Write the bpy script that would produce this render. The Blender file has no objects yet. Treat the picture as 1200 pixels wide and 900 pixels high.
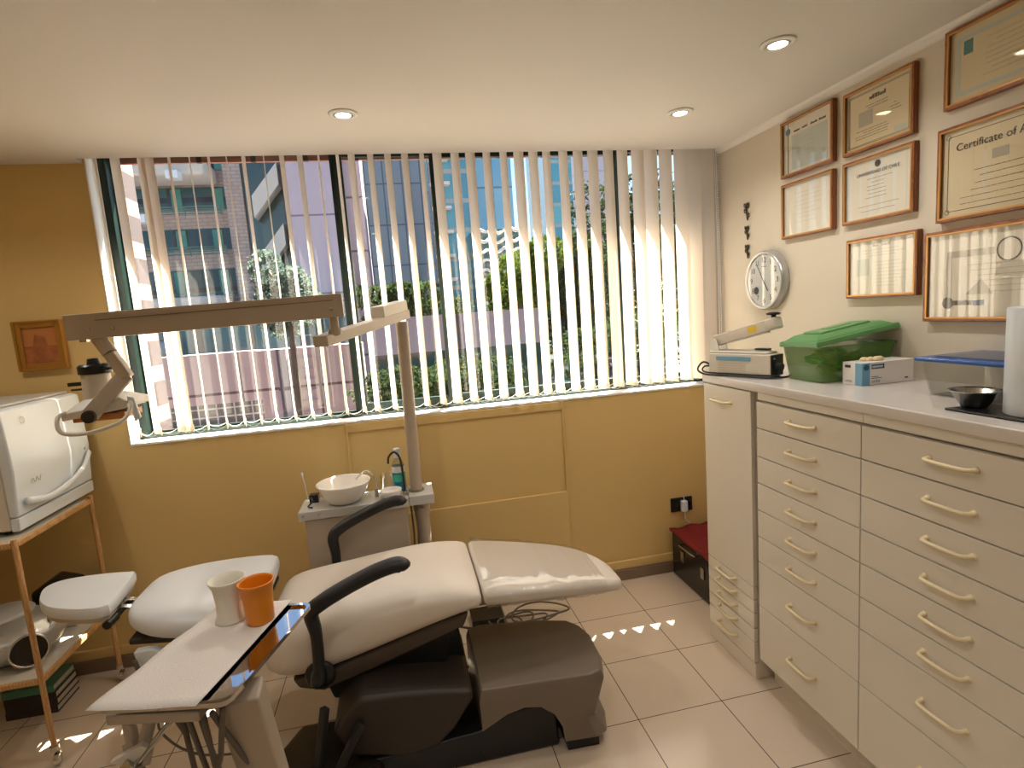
import bpy, bmesh, math, random
from mathutils import Vector, Matrix, Euler
random.seed(7)
R = math.radians
SC = bpy.context.scene
COL = SC.collection

# ------------------------------------------------------------------ camera
cam_d = bpy.data.cameras.new('camera'); cam = bpy.data.objects.new('camera', cam_d); COL.objects.link(cam)
cam_d.sensor_width = 36.0; cam_d.lens = 647.7/1200*36.0; cam_d.clip_start = 0.05; cam_d.clip_end = 500
_yaw, _pit, _rol = 0.195422, 0.130398, -0.072323
_fw = Vector((math.sin(_yaw)*math.cos(_pit), math.cos(_yaw)*math.cos(_pit), -math.sin(_pit)))
_rt = Vector((math.cos(_yaw), -math.sin(_yaw), 0)); _up = _rt.cross(_fw)
_r2 = math.cos(_rol)*_rt + math.sin(_rol)*_up; _u2 = -math.sin(_rol)*_rt + math.cos(_rol)*_up
_m = Matrix((_r2, _u2, -_fw)).transposed()
cam.rotation_euler = _m.to_euler(); cam.location = (0, 0, 1.53)
SC.camera = cam
SC.view_settings.view_transform = 'Standard'; SC.view_settings.look = 'None'
SC.view_settings.gamma = 1.0; SC.view_settings.use_curve_mapping = False
SC.view_settings.exposure = 0.60
SC.cycles.max_bounces = 10; SC.cycles.diffuse_bounces = 5; SC.cycles.transparent_max_bounces = 12
SC.cycles.sample_clamp_indirect = 8.0; SC.cycles.caustics_reflective = False; SC.cycles.caustics_refractive = False
SC.cycles.use_denoising = True

# ------------------------------------------------------------------ sky and sun
W = bpy.data.worlds.new('sky'); SC.world = W; W.use_nodes = True
nt = W.node_tree; nt.nodes.clear()
sky = nt.nodes.new('ShaderNodeTexSky'); sky.sky_type = 'NISHITA'; sky.sun_disc = False
sky.sun_elevation = R(58); sky.sun_rotation = R(45); sky.air_density = 1.0; sky.dust_density = 0.15
bg = nt.nodes.new('ShaderNodeBackground'); bg.inputs['Strength'].default_value = 0.175
wo = nt.nodes.new('ShaderNodeOutputWorld'); nt.links.new(sky.outputs[0], bg.inputs[0]); nt.links.new(bg.outputs[0], wo.inputs[0])
sun_d = bpy.data.lights.new('sun', 'SUN'); sun_d.energy = 46.0; sun_d.angle = R(0.5); sun_d.color = (1.0, 0.955, 0.89)
sun = bpy.data.objects.new('sun', sun_d); COL.objects.link(sun)
sun.rotation_euler = Vector((0.3175, 0.3784, 0.8695)).to_track_quat('Z', 'Y').to_euler()
LAMP_W = 9.4

# ------------------------------------------------------------------ materials
def sg(r, g, b):
    f = lambda v: (v/255/12.92) if v/255 <= 0.04045 else ((v/255+0.055)/1.055)**2.4
    return (f(r), f(g), f(b), 1)
def mat(name, col, rough=0.5, metal=0.0, var=0.06, scale=6.0, bump=0.0, bscale=60.0, coat=0.0, spec=0.5, trans=0.0, alpha=1.0, ior=1.45):
    m = bpy.data.materials.new(name); m.use_nodes = True; n = m.node_tree; b = n.nodes['Principled BSDF']
    tc = n.nodes.new('ShaderNodeTexCoord')
    nz = n.nodes.new('ShaderNodeTexNoise'); nz.inputs['Scale'].default_value = scale; nz.inputs['Detail'].default_value = 4
    n.links.new(tc.outputs['Object'], nz.inputs['Vector'])
    mx = n.nodes.new('ShaderNodeMix'); mx.data_type = 'RGBA'
    lo = tuple(c*(1-var) for c in col[:3])+(1,); hi = tuple(min(1, c*(1+var)) for c in col[:3])+(1,)
    mx.inputs[6].default_value = lo; mx.inputs[7].default_value = hi
    n.links.new(nz.outputs['Fac'], mx.inputs[0]); n.links.new(mx.outputs[2], b.inputs['Base Color'])
    b.inputs['Roughness'].default_value = rough; b.inputs['Metallic'].default_value = metal
    b.inputs['Coat Weight'].default_value = coat; b.inputs['Specular IOR Level'].default_value = spec
    b.inputs['Transmission Weight'].default_value = trans; b.inputs['Alpha'].default_value = alpha; b.inputs['IOR'].default_value = ior
    if bump:
        n2 = n.nodes.new('ShaderNodeTexNoise'); n2.inputs['Scale'].default_value = bscale; n.links.new(tc.outputs['Object'], n2.inputs['Vector'])
        bp = n.nodes.new('ShaderNodeBump'); bp.inputs['Strength'].default_value = bump; bp.inputs['Distance'].default_value = 0.01
        n.links.new(n2.outputs['Fac'], bp.inputs['Height']); n.links.new(bp.outputs[0], b.inputs['Normal'])
    return m
def grid_mat(name, col, line, sx, sz, lw, rough=0.4, off=0.0, loc=(0, 0, 0), rot=(0, 0, 0), var=None, bump=0.0, spec=0.5, metal=0.0):
    """tiles, bricks, panels and curtain walling drawn by a brick texture in object space"""
    m = bpy.data.materials.new(name); m.use_nodes = True; n = m.node_tree; b = n.nodes['Principled BSDF']
    tc = n.nodes.new('ShaderNodeTexCoord'); mp = n.nodes.new('ShaderNodeMapping'); mp.inputs['Location'].default_value = loc; mp.inputs['Rotation'].default_value = rot
    n.links.new(tc.outputs['Object'], mp.inputs[0])
    br = n.nodes.new('ShaderNodeTexBrick'); br.offset = off; br.squash = 1; br.inputs['Scale'].default_value = 1.0
    br.inputs['Brick Width'].default_value = sx; br.inputs['Row Height'].default_value = sz; br.inputs['Mortar Size'].default_value = lw
    br.inputs['Mortar Smooth'].default_value = 0.1; br.inputs['Bias'].default_value = 0.0
    v = var or tuple(c*0.93 for c in col[:3])+(1,)
    br.inputs['Color1'].default_value = col; br.inputs['Color2'].default_value = v; br.inputs['Mortar'].default_value = line
    n.links.new(mp.outputs[0], br.inputs[0]); n.links.new(br.outputs['Color'], b.inputs['Base Color'])
    b.inputs['Roughness'].default_value = rough; b.inputs['Specular IOR Level'].default_value = spec; b.inputs['Metallic'].default_value = metal
    if bump:
        bp = n.nodes.new('ShaderNodeBump'); bp.inputs['Strength'].default_value = bump; bp.inputs['Distance'].default_value = 0.004; bp.invert = True
        n.links.new(br.outputs['Fac'], bp.inputs['Height']); n.links.new(bp.outputs[0], b.inputs['Normal'])
    return m
def pane_mat(name, tint, refl=0.06, fr=1.45):
    m = bpy.data.materials.new(name); m.use_nodes = True; n = m.node_tree; n.nodes.clear()
    o = n.nodes.new('ShaderNodeOutputMaterial'); t = n.nodes.new('ShaderNodeBsdfTransparent'); t.inputs[0].default_value = tint
    g = n.nodes.new('ShaderNodeBsdfGlossy'); g.inputs['Roughness'].default_value = refl; lw = n.nodes.new('ShaderNodeLayerWeight'); pw = n.nodes.new('ShaderNodeMath'); pw.operation = 'POWER'; pw.inputs[1].default_value = 4.0
    f = n.nodes.new('ShaderNodeMath'); f.operation = 'MULTIPLY_ADD'; f.inputs[1].default_value = 0.7; f.inputs[2].default_value = ((fr-1)/(fr+1))**2
    n.links.new(lw.outputs['Facing'], pw.inputs[0]); n.links.new(pw.outputs[0], f.inputs[0])
    x = n.nodes.new('ShaderNodeMixShader'); n.links.new(f.outputs[0], x.inputs[0]); n.links.new(t.outputs[0], x.inputs[1]); n.links.new(g.outputs[0], x.inputs[2]); n.links.new(x.outputs[0], o.inputs[0])
    return m
def fabric_mat(name, col, tr=0.5):
    m = bpy.data.materials.new(name); m.use_nodes = True; n = m.node_tree; n.nodes.clear()
    o = n.nodes.new('ShaderNodeOutputMaterial'); d = n.nodes.new('ShaderNodeBsdfDiffuse'); t = n.nodes.new('ShaderNodeBsdfTranslucent')
    tc = n.nodes.new('ShaderNodeTexCoord'); wv = n.nodes.new('ShaderNodeTexNoise'); wv.inputs['Scale'].default_value = 250
    n.links.new(tc.outputs['Object'], wv.inputs['Vector'])
    mx = n.nodes.new('ShaderNodeMix'); mx.data_type = 'RGBA'; mx.inputs[6].default_value = tuple(c*0.93 for c in col[:3])+(1,); mx.inputs[7].default_value = col
    n.links.new(wv.outputs['Fac'], mx.inputs[0]); n.links.new(mx.outputs[2], d.inputs[0]); n.links.new(mx.outputs[2], t.inputs[0])
    x = n.nodes.new('ShaderNodeMixShader'); x.inputs[0].default_value = tr
    n.links.new(d.outputs[0], x.inputs[1]); n.links.new(t.outputs[0], x.inputs[2]); n.links.new(x.outputs[0], o.inputs[0])
    return m
def emit_mat(name, col, s):
    m = bpy.data.materials.new(name); m.use_nodes = True; n = m.node_tree; n.nodes.clear()
    o = n.nodes.new('ShaderNodeOutputMaterial'); e = n.nodes.new('ShaderNodeEmission'); e.inputs[0].default_value = col; e.inputs[1].default_value = s
    n.links.new(e.outputs[0], o.inputs[0]); return m
def wood_mat(name, c1, c2, rough=0.35):
    m = bpy.data.materials.new(name); m.use_nodes = True; n = m.node_tree; b = n.nodes['Principled BSDF']
    tc = n.nodes.new('ShaderNodeTexCoord'); w = n.nodes.new('ShaderNodeTexWave'); w.inputs['Scale'].default_value = 30; w.inputs['Distortion'].default_value = 6; w.inputs['Detail'].default_value = 3
    n.links.new(tc.outputs['Object'], w.inputs['Vector']); mx = n.nodes.new('ShaderNodeMix'); mx.data_type = 'RGBA'; mx.inputs[6].default_value = c1; mx.inputs[7].default_value = c2
    n.links.new(w.outputs['Fac'], mx.inputs[0]); n.links.new(mx.outputs[2], b.inputs['Base Color']); b.inputs['Roughness'].default_value = rough
    return m

M = {}
M['yellow'] = mat('yellow_paint', (0.66, 0.465, 0.185, 1), 0.55, var=0.03, scale=2, bump=0.05, bscale=90)
M['cream'] = mat('cream_paint', (0.62, 0.555, 0.44, 1), 0.6, var=0.03, scale=2, bump=0.05, bscale=90)
M['ceil'] = mat('ceiling_paint', (0.73, 0.69, 0.62, 1), 0.6, var=0.02, scale=2)
M['reveal'] = mat('white_reveal_paint', (0.82, 0.80, 0.74, 1), 0.5, var=0.03)
M['base'] = mat('baseboard_brown', (0.22, 0.15, 0.10, 1), 0.4)
M['tile'] = grid_mat('floor_tile', (0.66, 0.545, 0.42, 1), (0.10, 0.07, 0.05, 1), 0.3405, 0.338, 0.0018, rough=0.13, loc=(-0.733, -1.756, 0), var=(0.63, 0.515, 0.395, 1), bump=0.25, spec=0.5)
M['brickwall'] = grid_mat('salmon_brick', (0.42, 0.17, 0.11, 1), (0.05, 0.03, 0.025, 1), 0.24, 0.100, 0.012, rough=0.8, off=0.5, rot=(R(90), 0, 0), var=(0.36, 0.18, 0.13, 1), bump=0.4)
M['green_frame'] = mat('dark_green_aluminium', (0.006, 0.018, 0.011, 1), 0.4, var=0.2)
M['glass'] = pane_mat('window_glass', (0.95, 0.97, 0.97, 1), 0.0)
M['slat'] = fabric_mat('blind_fabric', (0.88, 0.78, 0.65, 1), 0.42)
M['cord'] = mat('bead_cord_white', (0.85, 0.85, 0.82, 1), 0.4)
M['rail'] = mat('headrail', (0.5, 0.42, 0.33, 1), 0.4)
M['lam'] = mat('cream_laminate', (0.75, 0.70, 0.60, 1), 0.28, var=0.02, scale=3)
M['lamdark'] = mat('cabinet_carcass', (0.28, 0.22, 0.16, 1), 0.5)
M['counter'] = mat('pale_countertop', (0.68, 0.63, 0.58, 1), 0.22, var=0.05, scale=40)
M['handle'] = mat('cream_handle', (0.78, 0.66, 0.42, 1), 0.3)
M['frame'] = wood_mat('brown_frame_wood', sg(120, 66, 30), sg(150, 90, 45), 0.3)
M['gold'] = mat('gold_frame_lip', sg(190, 140, 80), 0.3, metal=0.5)
M['goldframe'] = mat('gilt_wood', sg(165, 115, 45), 0.35, metal=0.3, var=0.2)
M['paper'] = mat('certificate_paper', sg(238, 230, 208), 0.7, var=0.03, scale=20)
M['paper_tan'] = mat('certificate_parchment', sg(232, 214, 172), 0.7, var=0.04, scale=10)
M['paper_mint'] = mat('diploma_border_paper', sg(208, 212, 190), 0.7, var=0.05)
M['paper_blue'] = mat('pale_blue_print', sg(202, 210, 200), 0.7, var=0.04)
M['ink'] = mat('dark_ink', sg(60, 52, 48), 0.7)
M['inkfaint'] = mat('faint_ink', sg(188, 178, 156), 0.7)
M['inkblue'] = mat('blue_ink', sg(60, 92, 120), 0.7)
M['teal'] = mat('teal_print', sg(45, 120, 115), 0.6)
M['fglass'] = pane_mat('picture_glass', (0.97, 0.97, 0.97, 1), 0.02, 1.62)
M['white'] = mat('white_plastic', (0.72, 0.775, 0.82, 1), 0.3, var=0.02)
M['offwhite'] = mat('offwhite_plastic', (0.66, 0.61, 0.52, 1), 0.35, var=0.03)
M['enamel'] = mat('beige_enamel', (0.46, 0.385, 0.30, 1), 0.35, var=0.03)
M['greyenamel'] = mat('grey_enamel', (0.50, 0.49, 0.46, 1), 0.3, var=0.03)
M['vinyl'] = mat('ivory_vinyl', (0.70, 0.63, 0.55, 1), 0.38, var=0.03, bump=0.04, bscale=200)
M['vinylw'] = mat('white_vinyl', (0.69, 0.72, 0.76, 1), 0.35, var=0.02)
M['taupe'] = mat('taupe_base_plastic', (0.19, 0.152, 0.115, 1), 0.42, var=0.06)
M['taupe2'] = mat('dark_shell_plastic', (0.034, 0.025, 0.018, 1), 0.5, var=0.06)
M['shell'] = mat('brown_seat_shell', (0.075, 0.055, 0.040, 1), 0.5, var=0.06)
M['black'] = mat('black_plastic', (0.012, 0.012, 0.012, 1), 0.35, var=0.2)
M['arm'] = mat('charcoal_armrest', (0.012, 0.012, 0.011, 1), 0.42, var=0.15, bump=0.05, bscale=150)
M['rubber'] = mat('grey_hose', (0.12, 0.095, 0.07, 1), 0.5)
M['chrome'] = mat('chrome', (0.75, 0.75, 0.75, 1), 0.12, metal=1.0)
M['steel'] = mat('steel', (0.45, 0.44, 0.40, 1), 0.25, metal=1.0)
M['silver'] = mat('silver_paint', (0.52, 0.52, 0.50, 1), 0.3, metal=0.6)
M['ceramic'] = mat('white_ceramic', (0.84, 0.80, 0.74, 1), 0.12, var=0.01, coat=0.3)
M['orange'] = mat('orange_plastic', (0.80, 0.26, 0.012, 1), 0.35, var=0.03)
M['cupwhite'] = mat('cream_plastic_cup', (0.80, 0.76, 0.66, 1), 0.35, var=0.02)
M['napkin'] = mat('tray_paper', (0.74, 0.70, 0.66, 1), 0.8, var=0.03, scale=15, bump=0.2, bscale=300)
M['mirror'] = mat('polished_tray', (0.55, 0.52, 0.50, 1), 0.03, metal=1.0, var=0.0)
M['legwood'] = wood_mat('cart_leg_beige', sg(186, 140, 88), sg(205, 162, 110), 0.4)
M['shelfglass'] = mat('shelf_laminate', (0.60, 0.55, 0.46, 1), 0.15)
M['green'] = mat('green_lid_plastic', (0.12, 0.31, 0.105, 1), 0.35, var=0.05)
M['greenclear'] = mat('green_clear_plastic', (0.12, 0.28, 0.05, 1), 0.15, alpha=0.42)
M['leaf_yellow'] = mat('crumpled_yellow_bag', (0.55, 0.58, 0.14, 1), 0.6, var=0.4, scale=30)
M['leaf_green'] = mat('crumpled_green_bag', (0.10, 0.38, 0.12, 1), 0.6, var=0.5, scale=30)
M['bluelid'] = mat('blue_lid_plastic', (0.01, 0.10, 0.38, 1), 0.25)
M['clear'] = pane_mat('clear_plastic', (0.86, 0.86, 0.84, 1), 0.12, 1.6)
M['film'] = pane_mat('plastic_film', (0.97, 0.97, 0.96, 1), 0.07, 2.0)
M['red'] = mat('dark_red_cloth', (0.20, 0.010, 0.010, 1), 0.75, var=0.2, bump=0.1, bscale=80)
M['redbright'] = mat('red_plastic_tab', (0.8, 0.03, 0.03, 1), 0.4)
M['case'] = mat('black_case', (0.022, 0.017, 0.012, 1), 0.25, var=0.2)
M['box'] = mat('white_card', (0.76, 0.72, 0.68, 1), 0.5, var=0.03)
M['boxblue'] = mat('blue_card', (0.16, 0.36, 0.52, 1), 0.5)
M['latex'] = mat('latex_glove', (0.82, 0.64, 0.40, 1), 0.6)
M['yellow_label'] = mat('yellow_label', (0.78, 0.55, 0.04, 1), 0.5)
M['yellow_wire'] = mat('copper_tab', (0.5, 0.2, 0.08, 1), 0.4)
M['blueliq'] = mat('blue_mouthwash', (0.0, 0.38, 0.72, 1), 0.1, var=0.05)
M['greenlabel'] = mat('green_label', (0.05, 0.50, 0.42, 1), 0.4, var=0.4, scale=40)
M['sepia'] = mat('copper_relief', (0.34, 0.12, 0.045, 1), 0.4, metal=0.3, var=0.9, scale=22, bump=0.4, bscale=60)
M['sepia2'] = mat('copper_sky', (0.50, 0.20, 0.07, 1), 0.4, metal=0.3, var=0.2)
M['clockface'] = mat('clock_face', (0.76, 0.76, 0.72, 1), 0.4)
M['iron'] = mat('dark_iron', (0.06, 0.05, 0.035, 1), 0.45, metal=0.6)
M['pageedge'] = mat('page_edges', (0.55, 0.48, 0.38, 1), 0.8, var=0.3, scale=120)
M['bookdark'] = mat('dark_book_cover', (0.03, 0.02, 0.02, 1), 0.5)
M['bookgreen'] = mat('green_book_cover', (0.06, 0.20, 0.13, 1), 0.4)
M['lampglow'] = emit_mat('lamp_glow', (1.0, 0.86, 0.62, 1), 9.0)
# exterior
M['pinkpanel'] = grid_mat('pink_concrete_panels', (0.47, 0.32, 0.30, 1), (0.12, 0.06, 0.06, 1), 1.9, 1.3, 0.035, 0.8, loc=(0.2, 0.0, 0.30), rot=(R(90), 0, 0), var=(0.44, 0.305, 0.285, 1))
M['lavender'] = grid_mat('lavender_panels', (0.50, 0.43, 0.50, 1), (0.2, 0.15, 0.2, 1), 3.2, 2.6, 0.03, 0.7, rot=(R(90), 0, 0), var=(0.48, 0.41, 0.48, 1))
M['mauve'] = grid_mat('mauve_panels', (0.36, 0.29, 0.31, 1), (0.10, 0.07, 0.08, 1), 2.2, 2.4, 0.05, 0.7, loc=(0.8, 0, 0.5), rot=(R(90), 0, 0), var=(0.34, 0.28, 0.30, 1))
M['curtain'] = grid_mat('blue_grey_curtain_wall', (0.24, 0.32, 0.39, 1), (0.08, 0.12, 0.18, 1), 1.1, 2.4, 0.045, 0.3, rot=(R(90), 0, 0), var=(0.21, 0.29, 0.36, 1), spec=0.4)
M['tealglass'] = grid_mat('teal_tower_glass', (0.10, 0.32, 0.36, 1), (0.30, 0.30, 0.28, 1), 1.3, 1.5, 0.12, 0.2, rot=(R(90), 0, 0), var=(0.05, 0.20, 0.28, 1), spec=0.8)
M['blueglass'] = grid_mat('blue_tower_glass', (0.28, 0.50, 0.66, 1), (0.14, 0.22, 0.32, 1), 1.6, 3.0, 0.06, 0.15, rot=(R(90), 0, 0), var=(0.18, 0.40, 0.56, 1), spec=0.8)
M['aptbrick'] = grid_mat('grey_pink_brick', (0.50, 0.40, 0.36, 1), (0.33, 0.28, 0.26, 1), 0.34, 0.12, 0.02, 0.85, off=0.5, rot=(R(90), 0, 0), var=(0.42, 0.34, 0.31, 1))
M['concrete'] = mat('pale_concrete', (0.58, 0.55, 0.50, 1), 0.8, var=0.1, scale=1.5)
M['tealwin'] = grid_mat('apartment_window_glass', (0.012, 0.05, 0.07, 1), (0.01, 0.015, 0.03, 1), 1.4, 3.0, 0.09, 0.2, rot=(R(90), 0, 0), var=(0.04, 0.12, 0.15, 1), spec=0.4)
M['darkglass'] = mat('dark_green_glass', (0.02, 0.06, 0.06, 1), 0.15, var=0.3, scale=0.5, spec=1.0)
M['curtaincloth'] = mat('pale_green_curtain', (0.06, 0.25, 0.22, 1), 0.6)
M['railing'] = mat('green_railing', (0.06, 0.16, 0.15, 1), 0.4)
M['leafdark'] = fabric_mat('olive_leaves', (0.045, 0.065, 0.025, 1), 0.35)
M['leafpale'] = fabric_mat('silver_green_leaves', (0.13, 0.17, 0.13, 1), 0.3)
M['leafbright'] = fabric_mat('bright_green_leaves', (0.11, 0.15, 0.03, 1), 0.45)
M['bark'] = mat('bark', (0.10, 0.07, 0.05, 1), 0.9, var=0.4)
M['street'] = mat('street_paving', (0.14, 0.13, 0.13, 1), 0.9, var=0.2)
M['fence'] = grid_mat('grey_mesh_fence', (0.10, 0.11, 0.11, 1), (0.42, 0.42, 0.40, 1), 0.22, 0.22, 0.02, 0.7, rot=(R(90), 0, 0))

# ------------------------------------------------------------------ mesh helpers
def NB(): return bmesh.new()
def box(bm, x0, x1, y0, y1, z0, z1, mi=0):
    v = [bm.verts.new(p) for p in ((x0, y0, z0), (x1, y0, z0), (x1, y1, z0), (x0, y1, z0), (x0, y0, z1), (x1, y0, z1), (x1, y1, z1), (x0, y1, z1))]
    for f in ((0, 3, 2, 1), (4, 5, 6, 7), (0, 1, 5, 4), (1, 2, 6, 5), (2, 3, 7, 6), (3, 0, 4, 7)):
        bm.faces.new([v[i] for i in f]).material_index = mi
    return v
def obox(bm, p0, p1, w, h, up=Vector((0, 0, 1))):
    """a box beam from p0 to p1, w wide sideways and h high"""
    p0 = Vector(p0); p1 = Vector(p1); d = (p1-p0).normalized(); s = d.cross(up).normalized(); u = s.cross(d).normalized()
    a = []
    for p in (p0, p1):
        for i, j in ((-1, -1), (1, -1), (1, 1), (-1, 1)): a.append(bm.verts.new(p+s*(i*w/2)+u*(j*h/2)))
    for f in ((3, 2, 1, 0), (4, 5, 6, 7), (0, 1, 5, 4), (1, 2, 6, 5), (2, 3, 7, 6), (3, 0, 4, 7)): bm.faces.new([a[i] for i in f])
def prism(bm, pts, vec):
    vec = Vector(vec); a = [bm.verts.new(p) for p in pts]; b = [bm.verts.new(Vector(p)+vec) for p in pts]; n = len(pts)
    bm.faces.new(a[::-1]); bm.faces.new(b)
    for i in range(n): bm.faces.new((a[i], a[(i+1) % n], b[(i+1) % n], b[i]))
def tube(bm, pts, r, seg=8, flat=1.0, cap=True):
    pts = [Vector(p) for p in pts]; n = len(pts); rr = r if isinstance(r, (list, tuple)) else [r]*n
    t0 = (pts[1]-pts[0]).normalized(); ref = Vector((0, 0, 1)) if abs(t0.z) < 0.9 else Vector((0, 1, 0))
    nrm = t0.cross(ref).normalized(); rings = []
    for i, p in enumerate(pts):
        if i == 0: t = t0
        elif i == n-1: t = (pts[-1]-pts[-2]).normalized()
        else: t = ((pts[i+1]-p).normalized()+(p-pts[i-1]).normalized()).normalized()
        nrm = (nrm-t*nrm.dot(t)).normalized(); b = t.cross(nrm)
        rings.append([bm.verts.new(p+(nrm*math.cos(2*math.pi*k/seg)*flat+b*math.sin(2*math.pi*k/seg))*rr[i]) for k in range(seg)])
    for i in range(n-1):
        for k in range(seg): bm.faces.new((rings[i][k], rings[i][(k+1) % seg], rings[i+1][(k+1) % seg], rings[i+1][k]))
    if cap: bm.faces.new(rings[0][::-1]); bm.faces.new(rings[-1])
def cr(pts, n=6):
    """smooth a polyline (Catmull-Rom)"""
    P = [Vector(p) for p in pts]; P = [2*P[0]-P[1]]+P+[2*P[-1]-P[-2]]; out = []
    for i in range(1, len(P)-2):
        a, b, c, d = P[i-1:i+3]
        for k in range(n):
            t = k/n; out.append(0.5*((2*b)+(c-a)*t+(2*a-5*b+4*c-d)*t*t+(3*b-a-3*c+d)*t**3))
    out.append(P[-2]); return out
def lathe(bm, prof, c, seg=32, ax=None):
    """profile (radius, height) about an axis through c"""
    ax = Vector(ax or (0, 0, 1)).normalized(); u = ax.cross(Vector((0, 1, 0)) if abs(ax.y) < 0.9 else Vector((1, 0, 0))).normalized(); v = ax.cross(u); c = Vector(c)
    rings = []
    for r, h in prof:
        if r < 1e-6: rings.append([bm.verts.new(c+ax*h)])
        else: rings.append([bm.verts.new(c+ax*h+(u*math.cos(2*math.pi*k/seg)+v*math.sin(2*math.pi*k/seg))*r) for k in range(seg)])
    for a, b in zip(rings, rings[1:]):
        for k in range(seg):
            k2 = (k+1) % seg
            if len(a) == 1 and len(b) == 1: continue
            if len(a) == 1: bm.faces.new((a[0], b[k], b[k2]))
            elif len(b) == 1: bm.faces.new((a[k], b[0], a[k2]))
            else: bm.faces.new((a[k], b[k], b[k2], a[k2]))
def cyl(bm, p0, p1, r, seg=20, r2=None):
    p0 = Vector(p0); p1 = Vector(p1); d = p1-p0
    lathe(bm, [(0, 0), (r, 0), (r2 or r, d.length), (0, d.length)], p0, seg, d)
def loft(bm, st, seg=32, ex=4.0, axis='X'):
    """stations (x, y0, y1, z0, z1) joined into one rounded cushion"""
    rings = []
    for x, y0, y1, z0, z1 in st:
        cy, cz, a, b = (y0+y1)/2, (z0+z1)/2, (y1-y0)/2, (z1-z0)/2; ring = []
        for k in range(seg):
            t = 2*math.pi*k/seg; c, s = math.cos(t), math.sin(t)
            yy = cy+a*math.copysign(abs(c)**(2/ex), c); zz = cz+b*math.copysign(abs(s)**(2/2.6), s)
            ring.append(bm.verts.new((x, yy, zz)))
        rings.append(ring)
    for p, q in zip(rings, rings[1:]):
        for k in range(seg): bm.faces.new((p[k], q[k], q[(k+1) % seg], p[(k+1) % seg]))
    bm.faces.new(rings[0]); bm.faces.new(rings[-1][::-1])
def wl(o):
    v = Vector((0, 0, 0))
    while o is not None: v = v+o.location; o = o.parent
    return v
def obj(name, bm, m, parent=None, bevel=0.0, smooth=False, sub=0, seg=2, auto=None):
    bmesh.ops.recalc_face_normals(bm, faces=bm.faces[:])
    me = bpy.data.meshes.new(name); bm.to_mesh(me); bm.free()
    for q in (m if isinstance(m, (list, tuple)) else [m]): me.materials.append(M[q] if isinstance(q, str) else q)
    o = bpy.data.objects.new(name, me); COL.objects.link(o)
    if parent is not None: o.location = -wl(parent); o.parent = parent
    if smooth or sub:
        for p in me.polygons: p.use_smooth = True
    if bevel:
        b = o.modifiers.new('bevel', 'BEVEL'); b.width = bevel; b.segments = seg; b.limit_method = 'ANGLE'; b.angle_limit = R(40)
        for p in me.polygons: p.use_smooth = True
        w = o.modifiers.new('wn', 'WEIGHTED_NORMAL'); w.keep_sharp = True
    if sub:
        s = o.modifiers.new('sub', 'SUBSURF'); s.levels = sub; s.render_levels = sub
    return o
def smooth_by_angle(o, deg=35):
    me = o.data
    for p in me.polygons: p.use_smooth = True
    bm = bmesh.new(); bm.from_mesh(me)
    for e in bm.edges:
        if len(e.link_faces) == 2 and e.calc_face_angle(0) > R(deg): e.smooth = False
    bm.to_mesh(me); bm.free(); return o
def thing(name, label, cat, loc=(0, 0, 0), group=None):
    o = bpy.data.objects.new(name, None); COL.objects.link(o); o.location = loc; o.empty_display_size = 0.05
    o['label'] = label; o['category'] = cat
    if group: o['group'] = group
    return o
def tag(o, label, cat, group=None, kind=None):
    o['label'] = label; o['category'] = cat
    if group: o['group'] = group
    if kind: o['kind'] = kind
    return o
def struct(name, bm, m, parent=None, **k):
    o = obj(name, bm, m, parent, **k)
    if parent is None: o['kind'] = 'structure'
    return o
def place(o, loc, rz=0.0):
    o.location = loc; o.rotation_euler = (0, 0, rz); return o
def text(body, size, pos, rot, m, parent, align='CENTER', name='lettering', shear=0.0, extrude=0.0002, xs=1.0):
    cu = bpy.data.curves.new(name, 'FONT'); cu.body = body; cu.size = size; cu.align_x = align; cu.align_y = 'CENTER'; cu.extrude = extrude; cu.shear = shear
    cu.resolution_u = 4; tmp = bpy.data.objects.new(name, cu); COL.objects.link(tmp); bpy.context.view_layer.update()
    me = bpy.data.meshes.new_from_object(tmp.evaluated_get(bpy.context.evaluated_depsgraph_get())); bpy.data.objects.remove(tmp); bpy.data.curves.remove(cu)
    me.transform(Matrix.Translation(Vector(pos)) @ rot.to_matrix().to_4x4()); me.materials.clear(); me.materials.append(M[m])
    o = bpy.data.objects.new(name, me); COL.objects.link(o); o.location = -wl(parent); o.parent = parent
    return o
ROT_RIGHT = Matrix(((0, 0, -1), (-1, 0, 0), (0, 1, 0))).to_euler()      # reads on the right wall, facing -x
ROT_FRONT = Euler((R(90), 0, 0))                                        # faces -y

# ================================================================== THE ROOM
XR, YW, ZC, XL, YB = 1.715, 2.77, 2.285, -2.15, -1.9
bm = NB(); box(bm, XL-.12, XR+.12, YB-.12, YW+.2, -0.12, 0); box(bm, XR+.12, 2.4, 2.0, YW+.2, -.12, 0); struct('floor', bm, 'tile')
bm = NB(); box(bm, XL-.12, XR+.12, YB-.12, 2.70, ZC, ZC+.16); box(bm, XL-.12, -1.245, 2.70, 2.975, ZC, ZC+.16)
box(bm, -1.245, 2.4, 2.70, 2.975, 2.42, 2.50); box(bm, XR+.12, 2.4, 2.0, 2.70, 2.42, 2.50); struct('ceiling', bm, 'ceil')
bm = NB(); box(bm, XL-.12, -1.238, YW, 2.95, 0, 2.44); box(bm, -1.238, 2.4, YW, 2.95, 0, 1.045); struct('wall_back', bm, 'yellow')
bm = NB(); box(bm, XR, XR+.12, YB-.12, 2.80, 0, 2.44); struct('wall_right', bm, 'cream')
bm = NB(); box(bm, XL-.12, XL, YB-.12, YW, 0, 2.40); struct('wall_left', bm, 'yellow')
bm = NB(); box(bm, 2.30, 2.40, 2.0, 2.95, 0, 2.44); box(bm, XR+.12, 2.30, 2.0, 2.1, 0, 2.44); struct('wall_side', bm, 'cream')
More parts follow.
